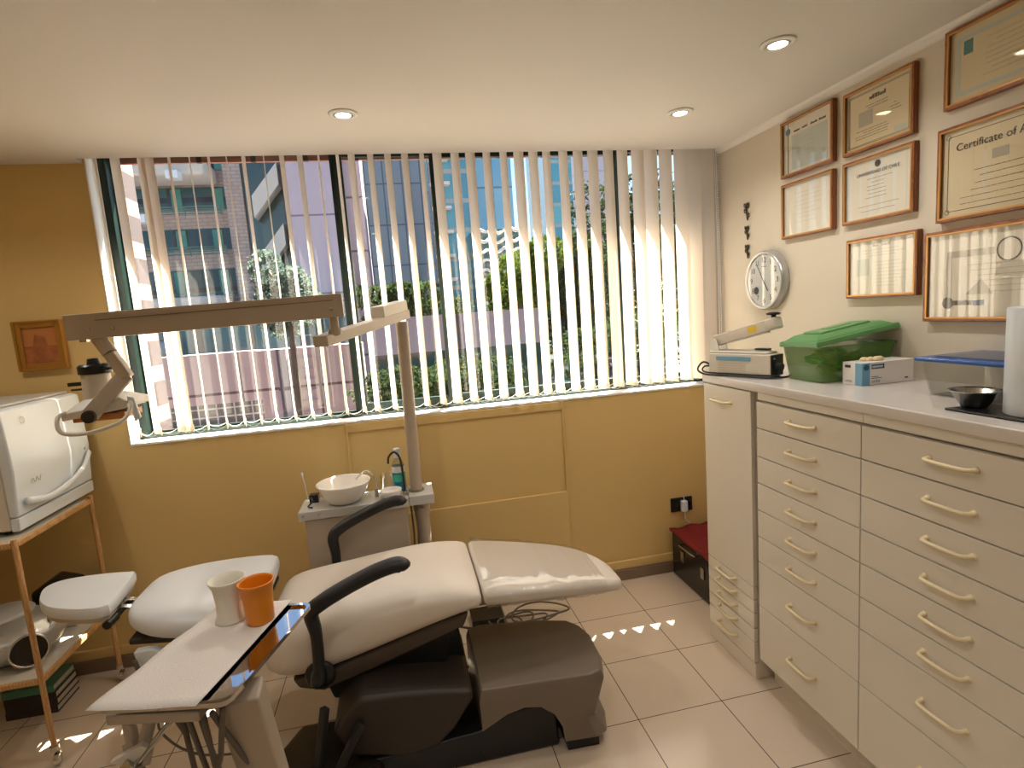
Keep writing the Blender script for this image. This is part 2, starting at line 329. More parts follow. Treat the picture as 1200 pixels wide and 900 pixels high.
bm = NB(); box(bm, XL, XR, YB-.12, YB, 0, 2.40); struct('wall_front', bm, 'cream')
bm = NB(); box(bm, XL, XR-.0, YW-.022, YW, 0, .062); struct('baseboard_back', bm, 'base', bevel=.003)
bm = NB(); box(bm, XL, XR, YW-.016, YW, .062, .112); struct('trim_1', bm, 'yellow', bevel=.006)
bm = NB()
box(bm, -.29, .81, YW-.008, YW, 1.0, 1.043); box(bm, -.29, .81, YW-.016, YW, .113, .555)
box(bm, -.297, -.287, YW-.012, YW, .555, 1.043); box(bm, .803, .811, YW-.012, YW, .555, 1.043); struct('trim_2', bm, 'yellow', bevel=.003)
bm = NB(); box(bm, -1.236, XR, YW-.006, 2.95, 1.045, 1.057); struct('trim_3', bm, 'reveal', bevel=.002)
bm = NB(); box(bm, -1.238, -1.234, YW-.002, 2.86, 1.057, 2.42); struct('trim_4', bm, 'reveal')
bm = NB(); prism(bm, [(XR, YB, ZC), (XR-.026, YB, ZC), (XR-.022, YB, ZC-.010), (XR-.008, YB, ZC-.022), (XR, YB, ZC-.026)], (0, 2.70-YB, 0)); struct('trim_5', bm, 'ceil')
bm = NB(); box(bm, -2.4, -1.190, 2.955, 3.120, -3.5, 3.2); box(bm, -1.190, 2.5, 2.955, 2.975, 2.330, 3.2)
box(bm, -1.190, 2.5, 2.955, 3.04, -3.5, 1.02); box(bm, 2.31, 2.5, 2.955, 3.04, 1.0, 3.2); struct('wall_exterior', bm, 'brickwall')

# window_1: sliding sashes in dark green frames
win = bpy.data.objects.new('window_1', None); COL.objects.link(win); win['kind'] = 'structure'; win.location = (0.24, 2.9, 1.06)
bm = NB(); box(bm, -1.234, -1.198, 2.86, 2.95, 1.057, 2.42); box(bm, 2.27, 2.30, 2.86, 2.95, 1.057, 2.42); box(bm, 1.712, 1.74, 2.80, 2.95, 1.057, 2.42)
box(bm, -1.198, 2.27, 2.86, 2.95, 1.057, 1.072); box(bm, -1.198, 2.27, 2.86, 2.95, 2.375, 2.42); obj('window_frame', bm, 'green_frame', win, bevel=.002)
def sash(x0, x1, y, zb, sl, sr, zt=2.345):
    b = NB(); box(b, x0, x0+sl, y-.012, y+.012, 1.073, zt); box(b, x1-sr, x1, y-.012, y+.012, 1.073, zt)
    box(b, x0+sl, x1-sr, y-.012, y+.012, 1.073, zb); box(b, x0+sl, x1-sr, y-.012, y+.012, zt-(.02 if zb < 1.1 else .05), zt)
    f = obj('sash', b, 'green_frame', win, bevel=.0015)
    g = NB(); box(g, x0+sl-.004, x1-sr+.004, y-.002, y+.002, zb-.004, zt-.016); obj('pane', g, 'glass', f)
sash(-1.196, -.215, 2.925, 1.082, .012, .033, 2.375); sash(-.222, .262, 2.892, 1.118, .035, .03, 2.374)
sash(.243, 1.235, 2.925, 1.118, .035, .02, 2.374); sash(1.22, 2.268, 2.892, 1.118, .03, .02, 2.374)

# ================================================================== EXTERIOR
def E(x, z, Y): return x*Y/15.0, (z-1.53)*Y/15.0+1.53
def ebox(bm, x0, x1, z0, z1, Y, d=3.0):
    a = E(x0, z0, Y); b = E(x1, z1, Y); box(bm, a[0], b[0], Y, Y+d, a[1], b[1])
bm = NB(); box(bm, -60, 90, 4, 120, -5.2, -5.0); struct('ground_outside', bm, 'street')

YA = 21.0
apt = thing('apartment_building', 'brick and pale concrete apartment block with teal window bands, left of the lavender tower', 'building', (-8, YA, -5))
bm = NB(); ebox(bm, -9.5, -3.05, -3.2, 8, YA, 7); obj('wall', bm, 'aptbrick', apt)
for z0, z1 in ((5.42, 6.6), (4.50, 5.02), (3.55, 4.05), (2.45, 3.08), (1.35, 2.0)):
    bm = NB(); ebox(bm, -9.3, -3.78, z0, z1, YA-.05, .3); w = obj('window_band', bm, 'tealwin', apt)
    for k in range(3):
        x = -6.0+k*1.0+random.uniform(-.2, .2); bm = NB(); ebox(bm, x, x+.22, z0, z1-.03, YA-.09, .03); obj('curtain', bm, 'curtaincloth', w)
for z0, z1, d in ((5.05, 5.42, 1.5), (2.02, 2.4, 1.2)):
    bm = NB(); a = E(-9.3, z0, YA); b = E(-3.9, z1, YA); box(bm, a[0], b[0], YA-d, YA, a[1], b[1])
    obj('balcony_parapet', bm, 'concrete', apt, bevel=.12)
for z0 in (4.40, 3.45, 2.35):
    bm = NB()
    for k in range(4):
        a = E(-9.0, z0+.055*k, YA-.6); b = E(-3.9, 0, YA-.6); tube(bm, [(a[0], YA-.7, a[1]), (b[0], YA-.7, a[1])], .022, 6)
    for k in range(7):
        a = E(-8.7+k*.8, z0-.05, YA-.6); b = E(0, z0+.17, YA-.6); tube(bm, [(a[0], YA-.7, a[1]), (a[0], YA-.7, b[1])], .022, 6)
    obj('balcony_railing', bm, 'railing', apt)
bm = NB(); ebox(bm, -3.78, -3.38, 1.2, 8, YA-.35, .4); obj('brick_pier', bm, 'aptbrick', apt)
bm = NB(); ebox(bm, -3.34, -2.45, -2, 8, YA-.2, .3); obj('stair_glazing', bm, 'darkglass', apt)
bm = NB()
for z in (4.15, 2.75):
    a = [E(-3.05, z, YA), E(-2.42, z+.75, YA), E(-2.42, z+1.25, YA), E(-3.05, z+.50, YA)]
    prism(bm, [(p[0], YA-.9, p[1]) for p in a], (0, .6, 0))
obj('stair_flight', bm, 'concrete', apt)
for x, z in ((-5.05, 5.25), (-5.9, 4.25)):
    bm = NB(); ebox(bm, x, x+.28, z, z+.2, YA-1.9, .4); obj('air_conditioner', bm, 'white', apt, bevel=.03)

bm = NB(); ebox(bm, -2.42, -1.27, -5, 9, 20, 6)
tag(obj('office_building', bm, 'lavender'), 'lavender panelled office tower right of the brick apartment block', 'building')
bm = NB(); ebox(bm, -1.25, -.55, -5, 9, 27, 6)
tag(obj('office_building', bm, 'mauve'), 'mauve stone clad block between lavender tower and blue-grey glass tower', 'building')
t = thing('office_building', 'blue-grey gridded glass office tower behind the middle window', 'building', (1, 35, -5))
bm = NB(); ebox(bm, -.53, 1.12, -5, 9, 35, 8); obj('facade', bm, 'curtain', t)
bm = NB(); ebox(bm, .62, .68, -5, 9, 34.9, .1); ebox(bm, 1.08, 1.16, -5, 9, 34.9, .1); obj('edge_fin', bm, 'blueglass', t)
t = thing('office_building', 'teal glass tower with thin floor lines right of the second window post', 'building', (2.7, 30, -5))
bm = NB(); ebox(bm, 1.28, 2.28, -5, 9, 30, 4); obj('facade', bm, 'tealglass', t)
bm = NB()
for k in range(9): ebox(bm, 1.2, 1.7, .6+k*.62, .68+k*.62, 29.5, .5)
obj('floor_ledge', bm, 'concrete', t)
bm = NB(); ebox(bm, 2.36, 3.36, -5, 9, 34, 8)
tag(obj('office_building', bm, 'blueglass'), 'light blue mirrored glass tower next to the strip of sky', 'building')
t = thing('apartment_building', 'low building with wavy curved white balconies in front of blue tower', 'building', (5, 28, -5))
bm = NB(); ebox(bm, 2.2, 3.5, -2, 3.75, 26, 3); obj('facade', bm, 'darkglass', t)
for k in range(9):
    z = 3.65-.26*k; pts = []
    for i in range(25):
        x = 2.15+1.4*i/24; a = E(x, z+.05*math.sin(i*.9+k), 26); pts.append((a[0], 25.6-.6*abs(math.sin(i*.26+k*.7)), a[1]))
    bm = NB(); tube(bm, pts, .07, 6); obj('balcony_edge', bm, 'concrete', t)
bm = NB(); ebox(bm, 4.35, 5.05, -5, 9, 40, 6); tag(obj('office_building', bm, 'tealglass'), 'slim teal tower right of the sky strip above the trees', 'building')
bm = NB(); ebox(bm, 5.25, 6.2, -5, 9, 47, 6); tag(obj('office_building', bm, 'lavender'), 'pale pink tower seen through the right-hand slats', 'building')
bm = NB(); ebox(bm, 3.4, 4.6, -2, 2.9, 50, 6); tag(obj('office_building', bm, 'curtain'), 'low grey-blue block under the strip of open sky', 'building')

t = thing('garage_wall', 'pink panelled concrete wall across the street below the apartments', 'wall', (-4, 15, -5))
bm = NB(); ebox(bm, -7.6, -3.55, -.25, 1.02, 15, .5); ebox(bm, -3.55, -.95, -4, 1.0, 15, .5); ebox(bm, -7.6, -3.55, -4, -.95, 15, .5); obj('wall_panel', bm, 'pinkpanel', t)
bm = NB(); ebox(bm, -3.12, -2.86, -4, 1.0, 14.8, .2)
for k in range(10): ebox(bm, -2.86, -2.2, -.95+.28*k, -.93+.28*k, 14.95, .06)
obj('pier', bm, 'mauve', t)
bm = NB(); ebox(bm, -7.6, -3.55, -1.0, -.2, 15.6, .1); obj('fence_screen', bm, 'fence', t)
t = thing('shopfront', 'low dark glazed shopfront seen over the top of the pink wall', 'building', (-4.5, 17.5, -5))
bm = NB(); ebox(bm, -6.9, -1.3, -4, 1.75, 17.5, 1); obj('glazed_front', bm, 'tealwin', t)
bm = NB(); ebox(bm, -6.9, -5.8, 1.03, 1.42, 16.2, 1.3); obj('awning', bm, 'curtain', t, bevel=.2)
bm = NB(); ebox(bm, -.75, 3.95, .62, 1.58, 13, .4); tag(obj('garden_wall', bm, 'mauve'), 'long mauve garden wall behind the middle window slats', 'wall')
bm = NB(); ebox(bm, -.75, 3.95, -4, .62, 13.1, .3); tag(obj('low_wall', bm, 'darkglass'), 'dark glazed base under the mauve garden wall', 'wall')

def crown(name, label, c, rad, n, leaf, m, lumps=9, trunk=True, stuff=False):
    t = thing(name, label, 'tree' if trunk else 'bush', (c[0], c[1], -5))
    bm = NB(); L = []
    for i in range(lumps):
        L.append((Vector((random.uniform(-1, 1)*rad[0]*.62, random.uniform(-1, 1)*rad[1]*.62, random.uniform(-1, 1)*rad[2]*.62)), random.uniform(.32, .55)))
    for i in range(n):
        q, k = random.choice(L); d = Vector((random.gauss(0, 1), random.gauss(0, 1), random.gauss(0, 1))).normalized()*random.uniform(.55, 1)**.5
        p = Vector(c)+q+Vector((d.x*rad[0]*k, d.y*rad[1]*k, d.z*rad[2]*k))
        a = Vector((random.gauss(0, 1), random.gauss(0, 1), random.gauss(0, 1))).normalized(); b = a.orthogonal().normalized()
        s = leaf*random.uniform(.6, 1.3); v = [bm.verts.new(p+a*s), bm.verts.new(p+b*s*.5), bm.verts.new(p-a*s), bm.verts.new(p-b*s*.5)]; bm.faces.new(v)
    f = obj('foliage', bm, m, t); f['kind'] = 'stuff'
    if trunk:
        bm = NB(); tube(bm, [(c[0], c[1], -5), (c[0]+.1, c[1], c[2]-rad[2]*.4), (c[0]-.1, c[1]+.1, c[2]+rad[2]*.3)], [.09, .07, .03], 8); 
        for i in range(5):
            q = L[i][0]; tube(bm, [(c[0], c[1], c[2]-rad[2]*.6), Vector(c)+q*.6, Vector(c)+q], [.07, .05, .02], 6)
        obj('trunk', bm, 'bark', t)
    return t
a = E(-2.75, 2.4, 13.5); crown('olive_tree', 'silvery green tree in front of the brick apartment block', (a[0], 13.5, a[1]), (.85, .8, 1.0), 5000, .07, 'leafpale')
a = E(.45, 1.75, 14.4); crown('olive_tree', 'dark green tree in front of the blue-grey glass tower', (a[0], 14.3, a[1]), (1.7, .8, .75), 5000, .08, 'leafdark')
a = E(3.25, 2.2, 17.2); crown('street_tree', 'bright yellow-green tree below the strip of sky', (a[0], 17.2, a[1]), (1.5, .9, 1.5), 8000, .09, 'leafbright')
a = E(4.9, 2.1, 20); crown('street_tree', 'dense olive green tree right of the bright one', (a[0], 20, a[1]), (2.0, 1.2, 2.7), 9000, .11, 'leafdark', 14)
a = E(6.9, 2.9, 23.6); crown('street_tree', 'tallest dark tree behind the right-hand slats', (a[0], 23.6, a[1]), (3.2, 1.5, 4.2), 11000, .14, 'leafdark', 18)
a = E(9.3, 2.7, 27.5); crown('street_tree', 'broad dark tree beyond the right end of window', (a[0], 27.5, a[1]), (3.5, 1.6, 4.4), 9000, .16, 'leafdark', 14)
a = E(1.3, -.2, 11.5); crown('garden_bush', 'dark leafy bushes low behind the middle of window', (a[0], 11.5, a[1]), (2.0, .7, .7), 6000, .06, 'leafdark', 12, False)
a = E(6.2, .1, 11.5); crown('garden_bush', 'dark leafy bushes low behind the right half of window', (a[0], 11.5, a[1]), (2.0, .7, .9), 7000, .06, 'leafdark', 14, False)
a = E(-5.6, -.5, 16.2); crown('garden_bush', 'teal green bush behind opening in pink wall', (a[0], 16.2, a[1]), (1.0, .4, .45), 2500, .06, 'leafpale', 8, False)

# ================================================================== VERTICAL BLIND
tips = [-1.172, -1.085, -.985, -.951, -.894, -.811, -.73, -.661, -.587, -.506, -.426, -.348, -.269, -.185, -.119, -.036, .043, .122, .202, .281, .361, .434, .516, .596, .675, .746, .815, .9, .98, 1.058, 1.141, 1.217, 1.298, 1.372, 1.454, 1.541, 1.614, 1.690]
vb = thing('vertical_blind', 'cream fabric vertical blind hanging across the whole window', 'blind', (0.3, 2.76, 2.34))
ends = []
for i, x in enumerate(tips):
    a = 73+random.uniform(-3, 3)
    if i == 0: a = 66  # extra slat, turned edge-on, added to block sun leaking past the jamb
    if i in (1, 2): a = 50
    if i == 3: a = 40
    if i in (19, 33): a = 64
    if i > 34: a = 70
    a = R(a); d = Vector((-math.cos(a), math.sin(a), 0)); nr = Vector((d.y, -d.x, 0)); p0 = Vector((x, 2.72, 0)); w = .087
    bm = NB(); rows = []; zs = [1.090, 1.093, 1.122, 1.126, 1.3, 1.6, 1.9, 2.2, 2.34]; tw = random.uniform(-.03, .03)
    for z in zs:
        row = []; q = tw*(z-1.1)
        for k in range(5):
            s = k/4; bow = .004*(1-(2*s-1)**2)
            pt = p0+d*(w*s)+nr*(bow+q*(s-.5)*.3)+Vector((0, 0, z))
            row.append(bm.verts.new(pt))
        rows.append(row)
    for r0, r1 in zip(rows, rows[1:]):
        for k in range(4): bm.faces.new((r0[k], r0[k+1], r1[k+1], r1[k]))
    # weight pocket: a second layer of cloth folded up at the foot
    pk = []
    for z in (1.090, 1.124):
        pk.append([bm.verts.new(p0+d*(w*k/4)+nr*(.004*(1-(k/2-1)**2)+.0035)+Vector((0, 0, z))) for k in range(5)])
    for k in range(4): bm.faces.new((pk[0][k], pk[0][k+1], pk[1][k+1], pk[1][k])); bm.faces.new((rows[0][k], rows[0][k+1], pk[0][k+1], pk[0][k]))
    s = obj('slat', bm, 'slat', vb, smooth=True)
    bm = NB(); c = p0+d*(w/2); box(bm, c.x-.009, c.x+.009, c.y-.004, c.y+.004, 2.33, 2.37); obj('carrier_clip', bm, 'rail', s)
    ends.append((p0+d*.006+Vector((0, 0, 1.095)), p0+d*(w-.006)+Vector((0, 0, 1.095))))
bm = NB()
for j in (0, 1):
    pts = []
    for i in range(len(ends)-1):
        a, b = ends[i][j], ends[i+1][j]; sag = .012+.012*random.random()
        for k in range(6):
            t_ = k/6; pts.append(a.lerp(b, t_)+Vector((0, 0, -sag*4*t_*(1-t_)+ .012)))
    tube(bm, pts, .0011, 4)
obj('bead_cord', bm, 'cord', vb)
bm = NB(); box(bm, -1.22, XR-.01, 2.735, 2.785, 2.37, 2.40); obj('headrail', bm, 'rail', vb, bevel=.003)
bm = NB(); tube(bm, [(1.693, 2.72, 2.37), (1.694, 2.700, 1.7), (1.693, 2.700, 1.24)], .0022, 6); tube(bm, [(1.704, 2.72, 2.37), (1.703, 2.700, 1.7), (1.704, 2.700, 1.24)], .0022, 6)
for k in range(90): 
    z = 1.24+k*.0125; bmesh.ops.create_icosphere(bm, subdivisions=1, radius=.0036, matrix=Matrix.Translation((1.693, 2.700, z))); bmesh.ops.create_icosphere(bm, subdivisions=1, radius=.0036, matrix=Matrix.Translation((1.704, 2.700, z)))
obj('pull_chain', bm, 'cord', vb)

# ================================================================== CABINETS ON THE RIGHT
def handle(parent, xf, yc, z, ln):
    b = NB(); y0, y1 = yc-ln/2, yc+ln/2
    tube(b, cr([(xf+.002, y0, z), (xf-.018, y0+.004, z), (xf-.026, y0+.02, z), (xf-.026, y1-.02, z), (xf-.018, y1-.004, z), (xf+.002, y1, z)], 5), .0058, 8)
    lathe(b, [(0, 0), (.0085, 0), (.0085, .004), (0, .004)], (xf-.004, y0, z), 12, (1, 0, 0)); lathe(b, [(0, 0), (.0085, 0), (.0085, .004), (0, .004)], (xf-.004, y1, z), 12, (1, 0, 0))
    return obj('handle', b, 'handle', parent, smooth=True)
def front(root, name, xf, y0, y1, z0, z1, ln, hz=None, hy=None):
    b = NB(); g = .0018; box(b, xf, xf+.018, y0+g, y1-g, z0+g, z1-g); d = obj(name, b, 'lam', root, bevel=.0012)
    handle(d, xf, hy if hy else (y0+y1)/2, hz if hz else (z0+z1)/2+.005, ln); return d
t = thing('tall_cabinet', 'narrow cream cabinet with one long door above five shallow drawers, nearest the window', 'cabinet', (1.48, 1.985, 0))
bm = NB(); box(bm, 1.284, XR-.001, 1.824, 2.150, .0, 1.171); obj('body', bm, 'lam', t)
bm = NB(); box(bm, 1.268, 1.284, 1.824, 2.15, .0, .066); obj('plinth', bm, 'lam', t)
front(t, 'door', 1.265, 1.824, 2.15, .392, 1.168, .12, 1.108, 2.01)
zz = [.392, .337, .281, .217, .160, .070]
for a, b in zip(zz[1:], zz): front(t, 'drawer', 1.265, 1.824, 2.15, a, b, .12, (a+b)/2+.008, 2.0)
zz = [1.137, 1.036, .928, .825, .720, .614, .512, .333, .104]
for nm, lab, y0, y1 in (('drawer_cabinet', 'cream cabinet of eight stacked drawers beside the tall narrow cabinet', 1.323, 1.800),
                        ('drawer_cabinet', 'wider cream cabinet of eight stacked drawers at right edge, nearest the camera', .790, 1.323)):
    t = thing(nm, lab, 'cabinet', (1.49, (y0+y1)/2, 0), 'cream drawer cabinets under the countertop')
    bm = NB(); box(bm, 1.288, XR-.001, y0+.001, y1-.001, .1, 1.171); obj('body', bm, 'lamdark', t)
    bm = NB(); box(bm, 1.335, XR-.001, y0+.001, y1-.001, .0, .1); obj('plinth', bm, 'lam', t)
    bm = NB(); box(bm, 1.276, 1.288, y0+.001, y1-.001, 1.143, 1.171); obj('top_rail', bm, 'lam', t)
    for a, b in zip(zz[1:], zz): front(t, 'drawer', 1.270, y0, y1, a, b, .117)
bm = NB(); box(bm, 1.262, XR, .78, 2.155, 1.172, 1.205); o = obj('countertop', bm, 'counter', bevel=.004)
tag(o, 'long pale laminate countertop running over the drawer cabinets', 'countertop')

# ---------------------------------------------------------------- heat sealer (built about origin, +x towards its control end)
CT = 1.205
t = thing('heat_sealer', 'grey impulse bag sealer with raised arm at window end of countertop', 'bag sealer')
bm = NB(); prism(bm, [(-.125, -.036, .006), (.125, -.036, .006), (.125, .036, .006), (-.125, .036, .006)], (0, 0, .074))
prism(bm, [(-.125, -.030, .08), (.11, -.030, .08), (.11, .030, .08), (-.125, .030, .08)], (0, 0, .008)); o = obj('housing', bm, 'offwhite', t, bevel=.005)
bm = NB(); box(bm, .1245, .128, -.034, .034, .01, .078); obj('control_panel', bm, 'black', t, bevel=.001)
bm = NB(); cyl(bm, (.128, 0, .038), (.146, 0, .038), .016, 20, .012); obj('dial', bm, 'black', t, smooth=False)
bm = NB(); cyl(bm, (.128, -.02, .066), (.131, -.02, .066), .003, 8); obj('indicator', bm, 'silver', t)
for s in (-1, 1):
    bm = NB(); prism(bm, [(-.122, s*.024, .086), (-.086, s*.024, .086), (-.098, s*.024, .13), (-.118, s*.024, .13)], (0, .003, 0)); obj('hinge_bracket', bm, 'silver', t)
bm = NB(); obox(bm, (-.116, 0, .122), (.128, 0, .182), .032, .037); o = obj('press_arm', bm, 'offwhite', t, bevel=.003)
bm = NB(); obox(bm, (.098, 0, .174), (.136, 0, .184), .044, .038); obj('arm_head', bm, 'offwhite', t, bevel=.006)
bm = NB(); obox(bm, (-.10, 0, .107), (.10, 0, .153), .012, .006); obj('sealing_bar', bm, 'steel', t)
bm = NB(); cyl(bm, (.118, 0, .19), (.114, 0, .21), .008, 14); lathe(bm, [(0, 0), (.02, 0), (.024, .005), (.014, .009), (0, .01)], (.114, 0, .208), 24); obj('knob', bm, 'black', t, smooth=True)
bm = NB(); obox(bm, (.028, -.0155, .158), (.062, -.0155, .166), .0012, .022); obj('warning_label', bm, 'yellow_label', t)
bm = NB(); obox(bm, (-.085, 0, .148), (-.055, 0, .157), .006, .003); obj('arm_tab', bm, 'yellow_wire', t)
bm = NB(); box(bm, -.10, .10, -.010, .010, .088, .092); obj('heating_strip', bm, 'greyenamel', t, bevel=.001)
bm = NB(); box(bm, .05, .10, -.012, .012, .092, .098); obj('strip_clip', bm, 'black', t, bevel=.002)
bm = NB(); box(bm, -.09, .05, -.0385, -.036, .056, .07); obj('brand_strip', bm, 'boxblue', t)
bm = NB()
for k in range(4): box(bm, -.085, .02+.01*(k % 2), -.0368, -.0362, .046-.008*k, .0475-.008*k)
obj('printed_lines', bm, 'inkfaint', t)
bm = NB(); tube(bm, cr([(-.12, .0, .02), (-.16, -.02, .045), (-.165, -.05, .02), (-.12, -.06, .006), (-.03, -.055, .006), (.06, -.052, .006), (.13, -.045, .006), (.16, .0, .006), (.15, .04, .008)], 6), .0035, 8)
tube(bm, cr([(-.12, .0, .03), (-.150, -.03, .03), (-.13, -.052, .013), (-.02, -.048, .012), (.1, -.044, .012), (.15, -.02, .010)], 6), .003, 8); obj('power_cord', bm, 'black', t, smooth=True)
place(t, (1.350, 1.985, CT), math.atan2(-.23, .085)); t.scale = (1.12, 1.12, 1.16)

# ---------------------------------------------------------------- green box with lid ajar
t = thing('storage_box', 'translucent green storage box with opaque green lid ajar, between sealer and glove box', 'storage box', (1.56, 1.725, CT))
def tub(bm, x0, x1, y0, y1, z0, z1, ins, th=.0025, rim=.008):
    o = [(x0+ins, y0+ins), (x1-ins, y0+ins), (x1-ins, y1-ins), (x0+ins, y1-ins)]; p = [(x0, y0), (x1, y0), (x1, y1), (x0, y1)]
    A = [bm.verts.new((a, b, z0)) for a, b in o]; B = [bm.verts.new((a, b, z1)) for a, b in p]
    C = [bm.verts.new((a+(th if a < (x0+x1)/2 else -th), b+(th if b < (y0+y1)/2 else -th), z0+th)) for a, b in o]
    D = [bm.verts.new((a+(th if a < (x0+x1)/2 else -th), b+(th if b < (y0+y1)/2 else -th), z1)) for a, b in p]
    bm.faces.new(A); bm.faces.new(C)
    for i in range(4):
        j = (i+1) % 4; bm.faces.new((A[i], A[j], B[j], B[i])); bm.faces.new((C[i], C[j], D[j], D[i])); bm.faces.new((B[i], B[j], D[j], D[i]))
bm = NB(); tub(bm, 1.40, 1.70, 1.630, 1.820, CT+.001, CT+.128, .016); box(bm, 1.394, 1.402, 1.626, 1.824, CT+.121, CT+.129); box(bm, 1.698, 1.706, 1.626, 1.824, CT+.121, CT+.129); box(bm, 1.402, 1.698, 1.624, 1.632, CT+.121, CT+.129); box(bm, 1.402, 1.698, 1.818, 1.826, CT+.121, CT+.129)
obj('tub', bm, 'greenclear', t, bevel=.004)
for m_, n_ in (('leaf_yellow', 9), ('leaf_green', 9)):
    bm = NB()
    for k in range(n_):
        c = Vector((1.55+random.uniform(-.095, .09), 1.725+random.uniform(-.052, .052), CT+.026+.07*random.random()))
        q = bmesh.ops.create_icosphere(bm, subdivisions=3, radius=1, matrix=Matrix.Translation(c) @ Euler((random.uniform(-.4, .4), random.uniform(-.4, .4), random.random()*3)).to_matrix().to_4x4() @ Matrix.Diagonal((.036, .030, .017, 1)))
        ph = random.random()*6
        for v in q['verts']:
            w = v.co-c; v.co = c+w*(1+.22*math.sin(w.x*260+ph)*math.sin(w.y*230+ph*2)+.12*math.sin(w.z*500+w.x*300)); v.co.z = max(v.co.z, CT+.006)
    obj('contents', bm, m_, t)
# lid: tilted up towards the wall
bm = NB()
def fr(bm, a, b, z0, z1, w0, w1):
    A = [bm.verts.new((x*w0[0], y*w0[1], z0)) for x, y in ((-1, -1), (1, -1), (1, 1), (-1, 1))]; B = [bm.verts.new((x*w1[0], y*w1[1], z1)) for x, y in ((-1, -1), (1, -1), (1, 1), (-1, 1))]
    bm.faces.new(A[::-1]); bm.faces.new(B)
    for i in range(4): bm.faces.new((A[i], A[(i+1) % 4], B[(i+1) % 4], B[i]))
fr(bm, 0, 0, -.008, .010, (.163, .105), (.160, .102)); fr(bm, 0, 0, .010, .026, (.150, .090), (.125, .066)); fr(bm, 0, 0, .026, .033, (.100, .050), (.096, .046)); fr(bm, 0, 0, .026, .036, (.05, .02), (.048, .018))
o = obj('lid', bm, 'green', None, bevel=.003); o.parent = t; o.location = Vector((1.553, 1.728, CT+.155))-wl(t); o.rotation_euler = (R(-2), R(-8.5), R(-3))

# ---------------------------------------------------------------- glove box
t = thing('glove_box', 'small white and blue latex glove box with glove poking out, beside green box', 'box', (1.565, 1.57, CT))
gx0, gx1, gy0, gy1, gh = 1.467, 1.668, 1.527, 1.608, .075
bm = NB(); box(bm, gx0, gx1, gy0, gy1, CT+.0005, CT+gh); obj('carton', bm, 'box', t, bevel=.001)
bm = NB(); box(bm, gx0-.0004, gx0+.03, gy0-.0004, gy0+.028, CT+.0006, CT+gh-.001); obj('blue_band', bm, 'boxblue', t)
bm = NB(); box(bm, gx0+.036, gx0+.085, gy0-.0006, gy0, CT+gh-.022, CT+gh-.007); obj('title_block', bm, 'inkblue', t)
bm = NB(); xx = gx0+.039
while xx < gx0+.080: ww = random.uniform(.003, .0045); box(bm, xx, xx+ww, gy0-.0010, gy0-.0005, CT+gh-.0175, CT+gh-.0115); xx += ww+.0015
obj('title_letters', bm, 'white', t)
bm = NB(); box(bm, gx0+.036, gx0+.075, gy0-.0006, gy0, CT+.0215, CT+.0235); box(bm, gx0+.036, gx0+.062, gy0-.0006, gy0, CT+.0265, CT+.0285); box(bm, gx1-.035, gx1-.022, gy0-.0006, gy0, CT+.012, CT+.017); obj('small_print', bm, 'inkblue', t)
text('LATEX', .011, (gx0+.036, gy0-.001, CT+.012), ROT_FRONT, 'inkblue', t, 'LEFT')
text('LATEX', .010, (gx0-.001, gy1-.012, CT+.012), ROT_RIGHT, 'inkblue', t, 'LEFT')
bm = NB(); box(bm, gx0-.0006, gx0, gy1-.034, gy1-.010, CT+gh-.018, CT+gh-.009); obj('side_print', bm, 'ink', t)
bm = NB(); lathe(bm, [(0, 0), (.010, 0), (.010, .0006), (0, .0006)], (gx0+.015, gy0-.0006, CT+gh-.015), 20, (0, -1, 0)); obj('emblem', bm, 'inkblue', t)
bm = NB()
for k in range(7):
    c = Vector((1.545+random.uniform(-.03, .03), 1.567+random.uniform(-.012, .012), CT+gh+.003)); r = bmesh.ops.create_icosphere(bm, subdivisions=2, radius=.014, matrix=Matrix.Translation(c) @ Matrix.Diagonal((1.1, .8, .8, 1)))
    for v in r['verts']: v.co += Vector((random.uniform(-1, 1), random.uniform(-1, 1), random.uniform(-1, 1)))*.002
obj('glove', bm, 'latex', t, smooth=True)

# ---------------------------------------------------------------- clear container with blue lid
t = thing('food_container', 'clear plastic container with dark blue lid on countertop', 'container', (1.57, 1.16, CT))
bm = NB(); tub(bm, 1.472, 1.698, 1.050, 1.325, CT+.001, CT+.100, .016); obj('tub', bm, 'clear', t, bevel=.006)
bm = NB(); box(bm, 1.460, 1.708, 1.038, 1.338, CT+.098, CT+.110); o = obj('lid', bm, 'bluelid', t, bevel=.005)
bm = NB(); box(bm, 1.492, 1.68, 1.07, 1.305, CT+.110, CT+.113); obj('lid_panel', bm, 'clear', o, bevel=.001)
bm = NB(); box(bm, 1.33, 1.458, .80, 1.130, CT+.0005, CT+.006)
tag(obj('glass_board', bm, 'black', bevel=.002), 'thin black board on countertop under the paper roll and steel bowl', 'board')
t = thing('steel_bowl', 'small shiny steel bowl beside the paper roll', 'bowl', (1.385, 1.100, CT+.0065))
bm = NB(); lathe(bm, [(0, .0), (.024, .0), (.032, .010), (.047, .038), (.054, .043), (.0545, .0445), (.046, .041), (.031, .013), (.022, .004), (0, .004)], (1.385, 1.100, CT+.0065), 40); obj('bowl_shell', bm, 'steel', t, smooth=True)
t = thing('paper_roll', 'tall white roll of paper towel standing at right edge of picture', 'paper roll', (1.425, .972, CT+.0065))
bm = NB(); lathe(bm, [(.02, 0), (.073, 0), (.074, .002), (.074, .243), (.073, .245), (.02, .245), (.02, 0)], (1.425, .972, CT+.0065), 48); smooth_by_angle(obj('towel', bm, 'white', t))
bm = NB(); lathe(bm, [(.0195, 0), (.0195, .246), (.018, .246), (.018, 0), (.0195, 0)], (1.425, .972, CT+.0065), 24); obj('core', bm, 'pageedge', t)

